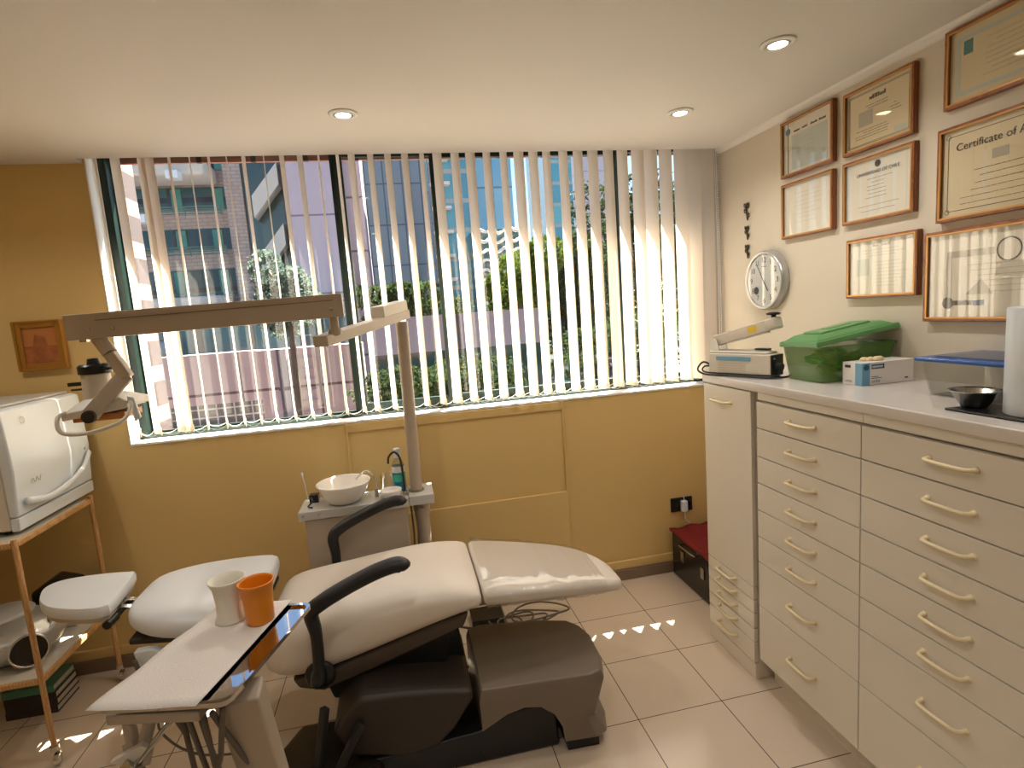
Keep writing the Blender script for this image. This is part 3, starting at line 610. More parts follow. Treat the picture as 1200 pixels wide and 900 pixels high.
# ================================================================== RIGHT WALL: CERTIFICATES, CLOCK, HOOKS
def certificate(label, y0, y1, z0, z1, paper='paper', fill=None, w=.010):
    t = thing('framed_certificate', label, 'framed certificate', (XR-.012, (y0+y1)/2, z0), 'framed certificates on the right wall'); x0, x1 = XR-.022, XR-.0005
    bm = NB(); box(bm, x0, x1, y0, y0+w, z0, z1); box(bm, x0, x1, y1-w, y1, z0, z1); box(bm, x0, x1, y0+w, y1-w, z0, z0+w); box(bm, x0, x1, y0+w, y1-w, z1-w, z1)
    f = obj('frame', bm, 'frame', t, bevel=.0018)
    bm = NB(); g = w-.003; k = w+.002
    for a in ((y0+g, y0+k, z0+g, z1-g), (y1-k, y1-g, z0+g, z1-g), (y0+k, y1-k, z0+g, z0+k), (y0+k, y1-k, z1-k, z1-g)): box(bm, x0-.0015, x0+.004, *a)
    obj('gold_lip', bm, 'gold', f)
    bm = NB(); box(bm, x0+.010, x1, y0+w, y1-w, z0+w, z1-w); p = obj('sheet', bm, paper, t)
    bm = NB(); box(bm, x0+.0045, x0+.0065, y0+w-.001, y1-w+.001, z0+w-.001, z1-w+.001); obj('glazing', bm, 'fglass', t)
    xs = x0+.0095
    if fill: fill(p, xs, y0+w, y1-w, z0+w, z1-w)
    return t
def rect(bm, xs, y0, y1, z0, z1, e=.0003): box(bm, xs-e, xs+.0005, min(y0, y1), max(y0, y1), min(z0, z1), max(z0, z1))
def lines(bm, xs, y0, y1, ztop, n, dz, h=.0014, ctr=True):
    for k in range(n):
        s = random.uniform(.65, 1); c = (y0+y1)/2; hw = (y1-y0)/2*s; y = y1 - .0
        while True:
            a = random.uniform(.012, .03)
            if y-a < c-hw: break
            if y <= c+hw: rect(bm, xs, y-a+.003, y, ztop-k*dz, ztop-k*dz-h)
            y -= a
def words(bm, xs, yc, z, wid, h, n):
    y = yc+wid/2
    for k in range(n):
        w = wid/n*random.uniform(.6, .9); q = y
        while q > y-w:
            a = random.uniform(.45, .8)*h; hh = h*(1 if random.random() > .6 else .65); rect(bm, xs-.0003, q-a*.55, q, z-h/2, z-h/2+hh); q -= a*.8
        y -= wid/n
def f1(p, xs, y0, y1, z0, z1):
    b = NB(); rect(b, xs, y0+.028, y1-.05, z0+.015, z1-.055); obj('pale_seal', b, 'paper_blue', p)
    b = NB(); rect(b, xs, y1-.030, y1-.026, z0, z1); lathe(b, [(0, 0), (.014, 0), (.014, .0006), (0, .0006)], (xs, y1-.028, z1-.035), 24, (-1, 0, 0)); obj('blue_stripe', b, 'inkblue', p)
    b = NB(); words(b, xs, (y0+y1)/2-.02, z1-.040, .19, .008, 4); obj('heading', b, 'ink', p)
    b = NB(); lines(b, xs-.0004, y0+.07, y1-.1, z1-.08, 5, .018); obj('printed_lines', b, 'inkfaint', p)
def f2(p, xs, y0, y1, z0, z1):
    b = NB(); lines(b, xs, y0+.05, y1-.05, z1-.04, 8, .017, .0009); obj('printed_lines', b, 'inkfaint', p)
def f3(p, xs, y0, y1, z0, z1):
    b = NB()
    for d in (.010, .014):
        rect(b, xs, y0+d, y1-d, z1-d, z1-d-.0012); rect(b, xs, y0+d, y1-d, z0+d, z0+d+.0012); rect(b, xs, y0+d, y0+d+.0012, z0+d, z1-d); rect(b, xs, y1-d, y1-d-.0012, z0+d, z1-d)
    obj('border', b, 'ink', p)
    b = NB(); words(b, xs, (y0+y1)/2, z1-.036, .07, .014, 1); obj('heading', b, 'ink', p)
    b = NB(); lines(b, xs, y0+.05, y1-.05, z1-.060, 2, .009); lines(b, xs, y0+.03, y0+.10, z1-.085, 3, .010); lines(b, xs, y0+.06, y1-.025, z0+.062, 4, .0085); obj('printed_lines', b, 'ink', p)
    b = NB(); rect(b, xs, y1-.115, y1-.055, z0+.075, z1-.075); obj('stamp', b, 'inkfaint', p)
    b = NB(); rect(b, xs, y0+.02, y0+.07, z0+.018, z0+.035); obj('seal', b, 'paper_mint', p)
def f4(p, xs, y0, y1, z0, z1):
    b = NB(); lathe(b, [(0, 0), (.012, 0), (.012, .0006), (0, .0006)], (xs, (y0+y1)/2, z1-.022), 24, (-1, 0, 0)); obj('crest', b, 'ink', p)
    text('UNIVERSIDAD DE CHILE', .0165, (xs-.001, (y0+y1)/2, z1-.048), ROT_RIGHT, 'ink', p)
    b = NB(); lines(b, xs, y0+.07, y1-.07, z1-.068, 6, .013, .0011); lines(b, xs, y0+.03, y1-.03, z0+.045, 2, .018, .001); obj('printed_lines', b, 'ink', p)
def f5(p, xs, y0, y1, z0, z1):
    b = NB(); words(b, xs, (y0+y1)/2, z1-.020, .075, .010, 2); obj('heading', b, 'inkfaint', p)
    b = NB(); lines(b, xs, y0+.03, y1-.03, z1-.036, 3, .010, .0011); lines(b, xs, y0+.03, y1-.09, z1-.08, 8, .012, .0009); obj('printed_lines', b, 'inkfaint', p)
    b = NB(); rect(b, xs, y1-.085, y1-.030, z0+.07, z1-.065); obj('stamp', b, 'paper_mint', p)
def f6(p, xs, y0, y1, z0, z1):
    b = NB(); d = .020; e = .030
    rect(b, xs, y0+d, y1-d, z1-e, z1-d); rect(b, xs, y0+d, y1-d, z0+d, z0+e); rect(b, xs, y0+d, y0+e, z0+e, z1-e); rect(b, xs, y1-e, y1-d, z0+e, z1-e); obj('pale_border', b, 'paper_blue', p)
    b = NB(); rect(b, xs, y1-.066, y1-.040, z1-.072, z1-.034); obj('teal_stamp', b, 'teal', p)
    b = NB(); lines(b, xs-.0003, y0+.06, y1-.08, z1-.05, 8, .014, .0011); obj('printed_lines', b, 'inkfaint', p)
def f7(p, xs, y0, y1, z0, z1):
    b = NB(); d = .018
    rect(b, xs, y0+d, y1-d, z1-d, z1-d-.0015); rect(b, xs, y0+d, y1-d, z0+d, z0+d+.0015); rect(b, xs, y0+d, y0+d+.0015, z0+d, z1-d); rect(b, xs, y1-d, y1-d-.0015, z0+d, z1-d)
    for yy in (y0+d, y1-d):
        for q in (z0+d, z1-d): lathe(b, [(.006, 0), (.0075, 0), (.0075, .0006), (.006, .0006)], (xs, yy, q), 16, (-1, 0, 0))
    obj('border', b, 'ink', p)
    text('Certificate of Attendance', .031, (xs-.001, (y0+y1)/2, z1-.055), ROT_RIGHT, 'ink', p)
    b = NB(); rect(b, xs, (y0+y1)/2+.01, (y0+y1)/2+.055, z1-.112, z1-.085); obj('crest', b, 'inkfaint', p)
    b = NB(); lines(b, xs, y0+.05, y1-.05, z1-.13, 2, .018, .0013); lines(b, xs, y0+.03, y1-.03, z0+.09, 4, .018, .0011); obj('printed_lines', b, 'ink', p)
def f8(p, xs, y0, y1, z0, z1):
    b = NB(); lathe(b, [(0, 0), (.018, 0), (.018, .0006), (0, .0006)], (xs, y1-.065, z0+.045), 24, (-1, 0, 0)); rect(b, xs, y1-.14, y1-.075, z0+.038, z0+.052)
    lathe(b, [(.03, 0), (.034, 0), (.034, .0006), (.03, .0006)], (xs, (y0+y1)/2+.0, z1-.065), 32, (-1, 0, 0)); obj('emblem', b, 'ink', p)
    b = NB(); rect(b, xs, y1-.075, y1-.058, z0+.06, z1-.07); rect(b, xs, y1-.20, y1-.06, z1-.075, z1-.055); prism(b, [(xs, y1-.12, z0+.07), (xs, y1-.20, z0+.07), (xs, y1-.165, z0+.115)], (-.0005, 0, 0)); obj('faint_artwork', b, 'inkfaint', p)
    b = NB(); rect(b, xs, y1-.175, y1-.142, z0+.036, z0+.052); obj('blue_mark', b, 'inkblue', p)
    b = NB(); lines(b, xs-.0003, y0+.05, y1-.10, z1-.10, 6, .016, .0013); obj('printed_lines', b, 'inkfaint', p)
certificate('framed certificate with blue vertical stripe and round seal, leftmost in the top row', 1.912, 2.208, 2.013, 2.243, 'paper', f1)
certificate('nearly blank cream certificate directly under the blue striped one', 1.912, 2.206, 1.757, 1.986, 'paper', f2, .009)
certificate('double bordered diploma with stamp, second from left in top row', 1.572, 1.864, 2.010, 2.230, 'paper_tan', f3)
certificate('university certificate with small dark crest, below the double bordered diploma', 1.566, 1.864, 1.760, 1.985, 'paper', f4)
certificate('small diploma in lowest row, just above the green storage box', 1.547, 1.843, 1.486, 1.702, 'paper', f5)
certificate('diploma with teal stamp and pale blue border, top right corner', 1.08, 1.472, 2.037, 2.262, 'paper_tan', f6, .012)
certificate('tan certificate with thin ornate border and large heading, at right edge', 1.06, 1.487, 1.707, 1.986, 'paper_tan', f7, .011)
certificate('largest certificate reflecting the blinds, above the blue-lidded container', 1.02, 1.523, 1.400, 1.682, 'paper', f8, .012)

cy, cz = 2.318, 1.588
t = thing('wall_clock', 'round white wall clock with silver rim reading five to five', 'clock', (XR-.02, cy, cz))
bm = NB(); lathe(bm, [(0, 0), (.138, 0), (.139, .012), (.136, .030), (.130, .036), (.122, .034), (.119, .026), (0, .026)], (XR-.001, cy, cz), 64, (-1, 0, 0)); smooth_by_angle(obj('case', bm, 'silver', t), 50)
bm = NB(); lathe(bm, [(0, 0), (.119, 0), (.119, .002), (0, .002)], (XR-.026, cy, cz), 64, (-1, 0, 0)); fc = obj('dial', bm, 'clockface', t)
for h in range(1, 13):
    a = R(90-30*h); text(str(h), .034, (XR-.029, cy-.093*math.cos(a), cz+.093*math.sin(a)), ROT_RIGHT, 'ink', fc, name='numeral')
bm = NB(); obox(bm, (XR-.032, cy-.0, cz), (XR-.032, cy-.058*math.cos(R(-58)), cz+.058*math.sin(R(-58))), .0045, .001, Vector((1, 0, 0))); obj('hour_hand', bm, 'black', t)
bm = NB(); obox(bm, (XR-.0335, cy+.02*math.cos(R(120)), cz-.02*math.sin(R(120))), (XR-.0335, cy-.088*math.cos(R(120)), cz+.088*math.sin(R(120))), .0032, .001, Vector((1, 0, 0))); obj('minute_hand', bm, 'black', t)
bm = NB(); lathe(bm, [(0, 0), (.018, 0), (.018, .001), (0, .001)], (XR-.029, cy+.055, cz-.045), 24, (-1, 0, 0)); obj('temperature_dial', bm, 'ink', t)
bm = NB(); lathe(bm, [(.0175, 0), (.020, 0), (.020, .0013), (.0175, .0013)], (XR-.029, cy+.055, cz-.045), 24, (-1, 0, 0)); obj('dial_ring', bm, 'silver', t)
bm = NB(); box(bm, XR-.0295, XR-.0285, cy-.018, cy+.018, cz+.0625, cz+.0645); obj('maker_mark', bm, 'ink', t)
bm = NB(); lathe(bm, [(0, 0), (.120, 0), (.120, .0015), (0, .0015)], (XR-.0355, cy, cz), 48, (-1, 0, 0)); obj('crystal', bm, 'fglass', t)

hk = None
for i, (z, lab) in enumerate(((1.925, 'small dark metal wall ornament, topmost of three above the clock'), (1.825, 'small dark metal wall ornament, middle one of three above the clock'), (1.735, 'small dark metal wall ornament, lowest of three beside the clock'))):
    t = thing('wall_ornament', lab, 'wall ornament', (XR-.006, 2.474, z), 'dark metal ornaments above the clock')
    k = 1.15 if i == 0 else .92; L = lambda y, q: (XR-.006, 2.474+y*k, z+q*k)
    bm = NB(); tube(bm, cr([L(-.010, .034), L(.004, .030), L(.0, .0), L(-.006, -.034)], 6), [.0035]*19, 8); obj('stem', bm, 'iron', t, smooth=True)
    bm = NB()
    for s, q in ((1, .030), (-1, .026), (1, .008), (-1, -.012)): tube(bm, cr([L(0, q-.012), L(s*.007, q), L(s*.015, q+.006), L(s*.014, q-.008), L(s*.004, q-.010)], 5), .0026, 6)
    obj('scroll', bm, 'iron', t, smooth=True)

# ================================================================== LEFT WALL PICTURE, SOCKETS
t = thing('framed_picture', 'small gilt framed copper toned picture on yellow wall above the autoclave', 'picture', (-1.51, YW-.012, 1.425)); x0, x1, z0, z1 = -1.605, -1.418, 1.423, 1.637; yf = YW-.024
bm = NB(); w = .030
for a in ((x0, x0+w, z0, z1), (x1-w, x1, z0, z1), (x0+w, x1-w, z0, z0+w), (x0+w, x1-w, z1-w, z1)): box(bm, a[0], a[1], yf, YW-.0005, a[2], a[3])
for a in ((x0, x0+.01, z0, z1), (x1-.01, x1, z0, z1), (x0+.01, x1-.01, z0, z0+.01), (x0+.01, x1-.01, z1-.01, z1)): box(bm, a[0], a[1], yf-.006, yf, a[2], a[3])
obj('frame', bm, 'goldframe', t, bevel=.003)
bm = NB(); box(bm, x0+w, x1-w, yf+.010, YW-.001, z0+w, z1-w); p = obj('picture_panel', bm, 'sepia2', t)
bm = NB(); box(bm, x0+w, x1-w, yf+.008, yf+.0105, z0+w, z0+w+.075); obj('relief_foreground', bm, 'sepia', p)
bm = NB(); xm = (x0+x1)/2; prism(bm, [(xm-.035, yf+.0078, z0+w+.06), (xm+.03, yf+.0078, z0+w+.055), (xm+.018, yf+.0078, z0+w+.115), (xm-.018, yf+.0078, z0+w+.125)], (0, .003, 0)); obj('relief_figure', bm, 'sepia', p)

t = thing('wall_socket', 'black double wall socket low on yellow wall by the red case', 'socket', (1.47, YW-.004, .39))
bm = NB(); box(bm, 1.405, 1.535, YW-.009, YW-.0005, .345, .425); obj('face_plate', bm, 'black', t, bevel=.002)
bm = NB()
for x in (1.43, 1.47, 1.515): cyl(bm, (x, YW-.0095, .385), (x, YW-.0125, .385), .010, 14)
obj('socket_insert', bm, 'case', t)
t = thing('plug_adapter', 'white plug adapter pushed into the black wall socket', 'plug', (1.475, YW-.02, .38))
bm = NB(); box(bm, 1.458, 1.492, YW-.042, YW-.0128, .350, .412); obj('adapter_body', bm, 'white', t, bevel=.005)
bm = NB(); tube(bm, cr([(1.475, YW-.035, .352), (1.475, YW-.04, .31), (1.50, YW-.04, .285)], 5), .0022, 6); obj('cable', bm, 'white', t, smooth=True)
bm = NB(); tube(bm, [(1.475, YW-.03, .412), (1.474, YW-.026, .438)], .002, 6); obj('pin', bm, 'white', t)

# red cloth covered case
t = thing('storage_case', 'black case under dark red cloth in the corner by the window', 'case', (1.54, 2.55, 0))
bm = NB(); box(bm, 1.390, 1.695, 2.36, 2.735, .004, .245); obj('case_body', bm, 'case', t, bevel=.006)
bm = NB()
gx, gy = 12, 10; V = [[None]*(gy+1) for _ in range(gx+1)]
for i in range(gx+1):
    for j in range(gy+1):
        x = 1.380+(1.703-1.380)*i/gx; y = 2.30+(2.742-2.30)*j/gy; z = .262+.006*math.sin(i*1.3+j*.8)+.012*(i/gx)
        if y < 2.352 and i > 4: z = .262-(2.352-y)*3.4
        elif y < 2.352: z = .256; y = 2.352
        if y < 2.352: y = 2.345-(2.352-y)*.15
        V[i][j] = bm.verts.new((x, y, z))
for i in range(gx):
    for j in range(gy): 
        try: bm.faces.new((V[i][j], V[i+1][j], V[i+1][j+1], V[i][j+1]))
        except ValueError: pass
bmesh.ops.remove_doubles(bm, verts=bm.verts[:], dist=.0005)
o = obj('red_cover', bm, 'red', t, smooth=True); md = o.modifiers.new('th', 'SOLIDIFY'); md.thickness = .014; md.offset = -1
bm = NB(); tube(bm, [(1.386, 2.64, .21), (1.372, 2.62, .215), (1.372, 2.50, .215), (1.386, 2.48, .21)], .005, 8); obj('handle', bm, 'steel', t, smooth=True)
bm = NB(); box(bm, 1.383, 1.389, 2.40, 2.43, .12, .18); box(bm, 1.383, 1.389, 2.60, 2.63, .12, .18); obj('latch', bm, 'steel', t, bevel=.001)
bm = NB(); box(bm, 1.43, 1.447, 2.351, 2.355, .02, .07); obj('red_tab', bm, 'redbright', t, bevel=.001)
t = thing('plastic_dome', 'white rounded plastic appliance standing on the red cloth', 'appliance', (1.63, 2.53, .277))
bm = NB()
r = bmesh.ops.create_uvsphere(bm, u_segments=28, v_segments=18, radius=1, matrix=Matrix.Translation((1.560, 2.47, .372)) @ Matrix.Diagonal((.072, .06, .098, 1)))
for v in bm.verts:
    if v.co.z < .30: v.co.z = .279+(v.co.z-.276)*.3 if v.co.z > .279 else .279
obj('shell', bm, 'white', t, smooth=True)
bm = NB(); lathe(bm, [(0, 0), (.008, 0), (.007, .004), (0, .005)], (1.530, 2.425, .415), 16, (-.5, -.8, .3)); obj('sensor_eye', bm, 'black', t, smooth=True)
bm = NB(); lathe(bm, [(0, 0), (.011, 0), (.009, .004), (0, .005)], (1.515, 2.430, .318), 16, (-.5, -.8, -.2)); obj('button', bm, 'offwhite', t, smooth=True)

# ================================================================== LEFT CART WITH AUTOCLAVE
t = thing('utility_cart', 'beige legged two-shelf cart at left edge, carrying the white autoclave', 'cart', (-1.66, 2.41, 0))
X0, X1, Y0, Y1 = -1.94, -1.377, 2.163, 2.655
for x in (X0, X1):
    for y in (Y0, Y1):
        bm = NB(); cyl(bm, (x, y, .055), (x, y, .868), .0095, 14); smooth_by_angle(obj('leg', bm, 'legwood', t))
        bm = NB(); cyl(bm, (x, y, .055), (x, y, .075), .014, 14); lathe(bm, [(0, -.009), (.018, -.009), (.023, -.006), (.023, .006), (.018, .009), (0, .009)], (x+.004, y, .0235), 24, (1, .2, 0)); smooth_by_angle(obj('caster', bm, 'chrome', t))
for z, nm in ((.845, 'top_shelf'), (.330, 'lower_shelf')):
    bm = NB(); box(bm, X0+.008, X1-.012, Y0+.008, Y1-.008, z, z+.012); s = obj(nm, bm, 'shelfglass', t, bevel=.002)
    bm = NB()
    for y in (Y0, Y1): obox(bm, (X0+.009, y, z+.002), (X1-.009, y, z+.002), .014, .02)
    for x in (X0, X1): obox(bm, (x, Y0+.009, z+.002), (x, Y1-.009, z+.002), .014, .02)
    obj('shelf_rail', bm, 'legwood', s, bevel=.003)
t = thing('autoclave', 'large white box autoclave with curved door handle on top of the cart', 'autoclave', (-1.63, 2.47, .86))
ax0, ax1, ay0, ay1, az0, az1 = -1.93, -1.425, 2.238, 2.735, .868, 1.318
bm = NB(); box(bm, ax0, ax1, ay0, ay1, az0+.006, az1); obj('housing', bm, 'offwhite', t, bevel=.010)
bm = NB(); prism(bm, [(ax1, ay0-.002, az0+.055), (ax1+.03, ay0-.002, az0+.055), (ax1+.042, ay0-.002, az0+.22), (ax1+.032, ay0-.002, az1-.01), (ax1, ay0-.002, az1)], (0, .499, 0)); dr = obj('door', bm, 'white', t, bevel=.008)
bm = NB(); prism(bm, [(ax1, ay0, az0+.004), (ax1+.028, ay0, az0+.004), (ax1+.030, ay0, az0+.052), (ax1, ay0, az0+.052)], (0, .497, 0)); obj('lower_fascia', bm, 'white', t, bevel=.004)
bm = NB(); pts = [(ax1+.046, ay0+.03, az0+.105), (ax1+.056, ay0+.15, az0+.085), (ax1+.058, ay0+.28, az0+.10), (ax1+.055, ay0+.40, az0+.135), (ax1+.048, ay0+.47, az0+.185)]
tube(bm, cr(pts, 6), .014, 10, .6); obj('handle', bm, 'white', dr, smooth=True)
bm = NB(); lathe(bm, [(0, 0), (.007, 0), (.006, .003), (0, .004)], (ax1+.040, ay0+.455, az0+.205), 14, (1, 0, 0)); obj('lock_button', bm, 'greyenamel', dr)
bm = NB(); lathe(bm, [(.011, 0), (.013, 0), (.013, .001), (.011, .001)], (ax1+.0375, ay0+.10, az1-.055), 24, (1, 0, .06)); obj('round_logo', bm, 'inkfaint', dr)
bm = NB(); tube(bm, cr([(ax1+.0415, ay0+.08+.012*q, az0+.165+(.010 if q % 2 else -.008)) for q in range(6)], 4), .0012, 6); obj('script_logo', bm, 'inkfaint', dr)
for x in (ax0+.04, ax1-.03):
    for y in (ay0+.04, ay1-.04):
        bm = NB(); cyl(bm, (x, y, .8575), (x, y, .875), .016, 12); obj('foot', bm, 'black', t)
bm = NB(); box(bm, ax1-.06, ax1-.045, ay0-.0015, ay0+.001, az0+.02, az1-.03); obj('side_slot', bm, 'lamdark', t)
bm = NB(); box(bm, ax0+.02, ax1+.0, ay0+.03, ay1-.02, az1, az1+.010); obj('top_tray', bm, 'greyenamel', t, bevel=.003)

# lower shelf things
t = thing('compact_stereo', 'silver rounded portable stereo on the lower cart shelf', 'stereo', (-1.6, 2.37, .342))
bm = NB()
r = bmesh.ops.create_uvsphere(bm, u_segments=36, v_segments=20, radius=1, matrix=Matrix.Translation((-1.585, 2.36, .430)) @ Matrix.Diagonal((.188, .155, .092, 1)))
for v in bm.verts:
    if v.co.z < .350: v.co.z = .3425
obj('body', bm, 'silver', t, smooth=True)
bm = NB(); lathe(bm, [(.0, 0), (.054, 0), (.054, .004), (0, .006)], (-1.452, 2.250, .412), 32, (.55, -.80, .15)); sp = obj('speaker', bm, 'case', t, smooth=False)
bm = NB(); lathe(bm, [(.054, -.002), (.060, -.002), (.060, .006), (.054, .006), (.054, -.002)], (-1.452, 2.250, .412), 32, (.55, -.80, .15)); obj('speaker_ring', bm, 'chrome', sp, smooth=True)
bm = NB(); obox(bm, (-1.452, 2.325, .440), (-1.412, 2.385, .500), .075, .016); cp = obj('control_panel', bm, 'white', t, bevel=.003)
bm = NB(); obox(bm, (-1.428, 2.345, .474), (-1.420, 2.359, .487), .030, .018); obj('display', bm, 'black', cp)
bm = NB(); lathe(bm, [(.0, 0), (.10, 0), (.104, .006), (.09, .016), (0, .018)], (-1.60, 2.37, .508), 36); obj('disc_lid', bm, 'greyenamel', t, smooth=True)
t = thing('document_box', 'pale grey flat box behind the stereo on the lower shelf', 'box', (-1.58, 2.58, .342))
bm = NB(); box(bm, -1.80, -1.45, 2.535, 2.64, .3425, .40); obj('tray_body', bm, 'offwhite', t, bevel=.008)
bm = NB(); box(bm, -1.79, -1.46, 2.533, 2.5355, .365, .372); obj('front_slot', bm, 'black', t)
t = thing('equipment_case', 'glossy black case lying behind the headrest on the lower shelf', 'case', (-1.55, 2.58, .401))
bm = NB(); prism(bm, [(-1.60, 2.54, .4005), (-1.43, 2.54, .4005), (-1.405, 2.54, .46), (-1.44, 2.54, .530), (-1.52, 2.54, .560), (-1.60, 2.54, .51)], (0, .10, 0)); obj('hood', bm, 'case', t, bevel=.012)
bm = NB(); box(bm, -1.58, -1.45, 2.528, 2.5395, .41, .47); obj('dark_screen', bm, 'black', t, bevel=.004)
for k, (m_, lab) in enumerate((('bookdark', 'dark covered volume at bottom of stack under the cart'), ('bookdark', 'dark covered volume second from bottom of stack under the cart'), ('bookdark', 'dark covered volume just below the green one under the cart'), ('bookgreen', 'green covered volume on top of stack under the cart'))):
    z = .001+k*.031; dx = random.uniform(-.006, .006)
    t = thing('book', lab, 'book', (-1.63+dx, 2.57, z), 'books stacked under the cart')
    bm = NB(); box(bm, -1.735+dx, -1.545+dx, 2.49, 2.65, z, z+.003); box(bm, -1.735+dx, -1.545+dx, 2.49, 2.65, z+.027, z+.030); box(bm, -1.735+dx, -1.545+dx, 2.49, 2.493, z+.003, z+.027); obj('cover', bm, m_, t)
    bm = NB(); box(bm, -1.73+dx, -1.55+dx, 2.493, 2.645, z+.003, z+.027); obj('pages', bm, 'pageedge', t)

# ================================================================== CUSPIDOR UNIT
t = thing('cuspidor_unit', 'beige cuspidor cabinet with white spittoon bowl behind the dental chair', 'dental unit', (-.25, 2.53, 0))
zt = .735; yf = 2.44
bm = NB(); box(bm, -.475, -.035, yf+.012, 2.62, .0, zt-.04); obj('cabinet', bm, 'enamel', t, bevel=.006)
bm = NB(); box(bm, -.497, -.025, yf, 2.63, zt-.040, zt); o = obj('top_shelf', bm, 'greyenamel', t, bevel=.004)
bx, by = -.305, 2.525
bm = NB(); lathe(bm, [(0, 0), (.060, 0), (.075, .008), (.098, .040), (.115, .082), (.118, .090), (.1165, .092), (.111, .086), (.094, .044), (.070, .018), (.02, .012), (0, .012)], (bx, by, zt+.001), 56); bw = obj('spittoon_bowl', bm, 'ceramic', t, smooth=True)
bm = NB(); lathe(bm, [(0, 0), (.018, 0), (.018, .002), (0, .003)], (bx, by, zt+.0132), 24); obj('drain', bm, 'chrome', bw)
bm = NB(); tube(bm, cr([(-.165, 2.53, zt), (-.165, 2.53, zt+.06), (-.175, 2.525, zt+.11), (-.205, 2.52, zt+.128), (-.235, 2.52, zt+.110), (-.25, 2.52, zt+.092)], 6), .0035, 8); obj('rinse_spout', bm, 'chrome', t, smooth=True)
bm = NB(); cyl(bm, (-.165, 2.53, zt), (-.165, 2.53, zt+.035), .008, 14); obj('spout_base', bm, 'steel', t)
bm = NB(); tube(bm, cr([(-.038, 2.50, zt), (-.040, 2.50, zt+.10), (-.047, 2.50, zt+.175), (-.070, 2.50, zt+.205), (-.095, 2.50, zt+.185), (-.100, 2.50, zt+.155)], 6), .0048, 8); obj('cup_filler', bm, 'iron', t, smooth=True)
bm = NB(); cyl(bm, (-.038, 2.50, zt), (-.038, 2.50, zt+.02), .010, 14); obj('filler_base', bm, 'steel', t)
bm = NB(); lathe(bm, [(0, 0), (.036, 0), (.046, .018), (.049, .036), (.047, .037), (.043, .022), (.034, .020), (0, .020)], (-.100, 2.490, zt+.001), 40); obj('cup_rest', bm, 'ceramic', t, smooth=True)
bm = NB(); box(bm, -.465, -.425, 2.56, 2.60, zt, zt+.035); tube(bm, cr([(-.455, 2.55, zt+.03), (-.445, 2.52, zt+.02), (-.46, 2.49, zt+.008), (-.44, 2.48, zt+.004)], 5), .004, 6); obj('suction_clip', bm, 'black', t, bevel=.003)
bm = NB(); tube(bm, [(-.468, 2.55, zt+.02), (-.474, 2.55, zt+.10), (-.480, 2.55, zt+.135)], .0018, 6); lathe(bm, [(0, 0), (.005, 0), (.005, .012), (0, .014)], (-.480, 2.55, zt+.135), 12); obj('saliva_ejector', bm, 'white', t)
for x in (-.477, -.41):
    bm = NB(); cyl(bm, (x, yf, zt-.017), (x, yf-.006, zt-.017), .004, 10); obj('screw', bm, 'steel', t)
bm = NB(); tube(bm, cr([(-.018, 2.50, zt-.04), (-.016, 2.49, .55), (-.022, 2.49, .4), (-.018, 2.50, .0)], 5), .004, 6); tube(bm, cr([(-.005, 2.49, zt-.04), (.004, 2.47, .58), (-.004, 2.48, .4), (-.012, 2.49, .0)], 5), .004, 6); obj('drain_hose', bm, 'rubber', t, smooth=True)
t = thing('mouthwash_bottle', 'clear bottle of blue-green mouthwash with white cap beside the lamp pole', 'bottle', (-.035, 2.575, zt))
px, py = -.060, 2.585
bm = NB(); lathe(bm, [(0, 0), (.026, 0), (.030, .006), (.030, .115), (.022, .140), (.013, .155), (.013, .160), (0, .160)], (px, py, zt+.001), 28); obj('bottle_body', bm, 'clear', t, smooth=True)
bm = NB(); lathe(bm, [(0, 0), (.0275, 0), (.0275, .055), (0, .055)], (px, py, zt+.004), 28); obj('liquid', bm, 'blueliq', t)
bm = NB(); lathe(bm, [(.0305, 0), (.0308, 0), (.0308, .036), (.0305, .036)], (px, py, zt+.048), 28); obj('label_band', bm, 'greenlabel', t)
bm = NB(); lathe(bm, [(.0309, 0), (.0311, 0), (.0311, .03), (.0309, .03)], (px, py, zt+.090), 28); obj('neck_label', bm, 'white', t)
bm = NB(); lathe(bm, [(0, 0), (.016, 0), (.016, .042), (.013, .044), (0, .044)], (px, py, zt+.158), 24); smooth_by_angle(obj('cap', bm, 'white', t))
t = thing('drinking_glass', 'empty clear tumbler standing behind the small white dish', 'glass', (-.115, 2.58, zt))
bm = NB(); lathe(bm, [(0, 0), (.028, 0), (.033, .085), (.0315, .085), (.0268, .004), (0, .004)], (-.113, 2.583, zt+.001), 28); obj('tumbler', bm, 'fglass', t, smooth=True)

# ================================================================== DENTAL LIGHT (pole + arms + lamp)
t = thing('dental_light', 'pole mounted dental light with long beige arm reaching left', 'dental lamp', (.03, 2.52, 0))
PX, PY = .020, 2.535
bm = NB(); box(bm, -.0245, .088, yf+.01, 2.63, zt-.040, zt+.004); obj('pole_block', bm, 'greyenamel', t, bevel=.004)
bm = NB(); cyl(bm, (PX-.006, PY, zt+.0045), (PX, PY, 1.52), .0275, 24); smooth_by_angle(obj('pole', bm, 'enamel', t))
bm = NB(); cyl(bm, (PX+.012, PY, .0), (PX+.012, PY, zt-.041), .030, 24); cyl(bm, (PX+.012, PY, .0), (PX+.012, PY, .012), .09, 28); smooth_by_angle(obj('lower_pole', bm, 'enamel', t))
bm = NB(); cyl(bm, (PX+.012, PY, zt-.11), (PX+.012, PY, zt-.045), .036, 24); lathe(bm, [(0, 0), (.008, 0), (.008, .012), (0, .014)], (PX+.014, PY-.036, zt-.075), 12, (0, -1, 0)); smooth_by_angle(obj('pole_collar', bm, 'enamel', t))
bm = NB(); lathe(bm, [(.028, 0), (.036, 0), (.034, .006), (.028, .008)], (PX-.006, PY, zt+.0045), 28); obj('pole_flange', bm, 'steel', t)
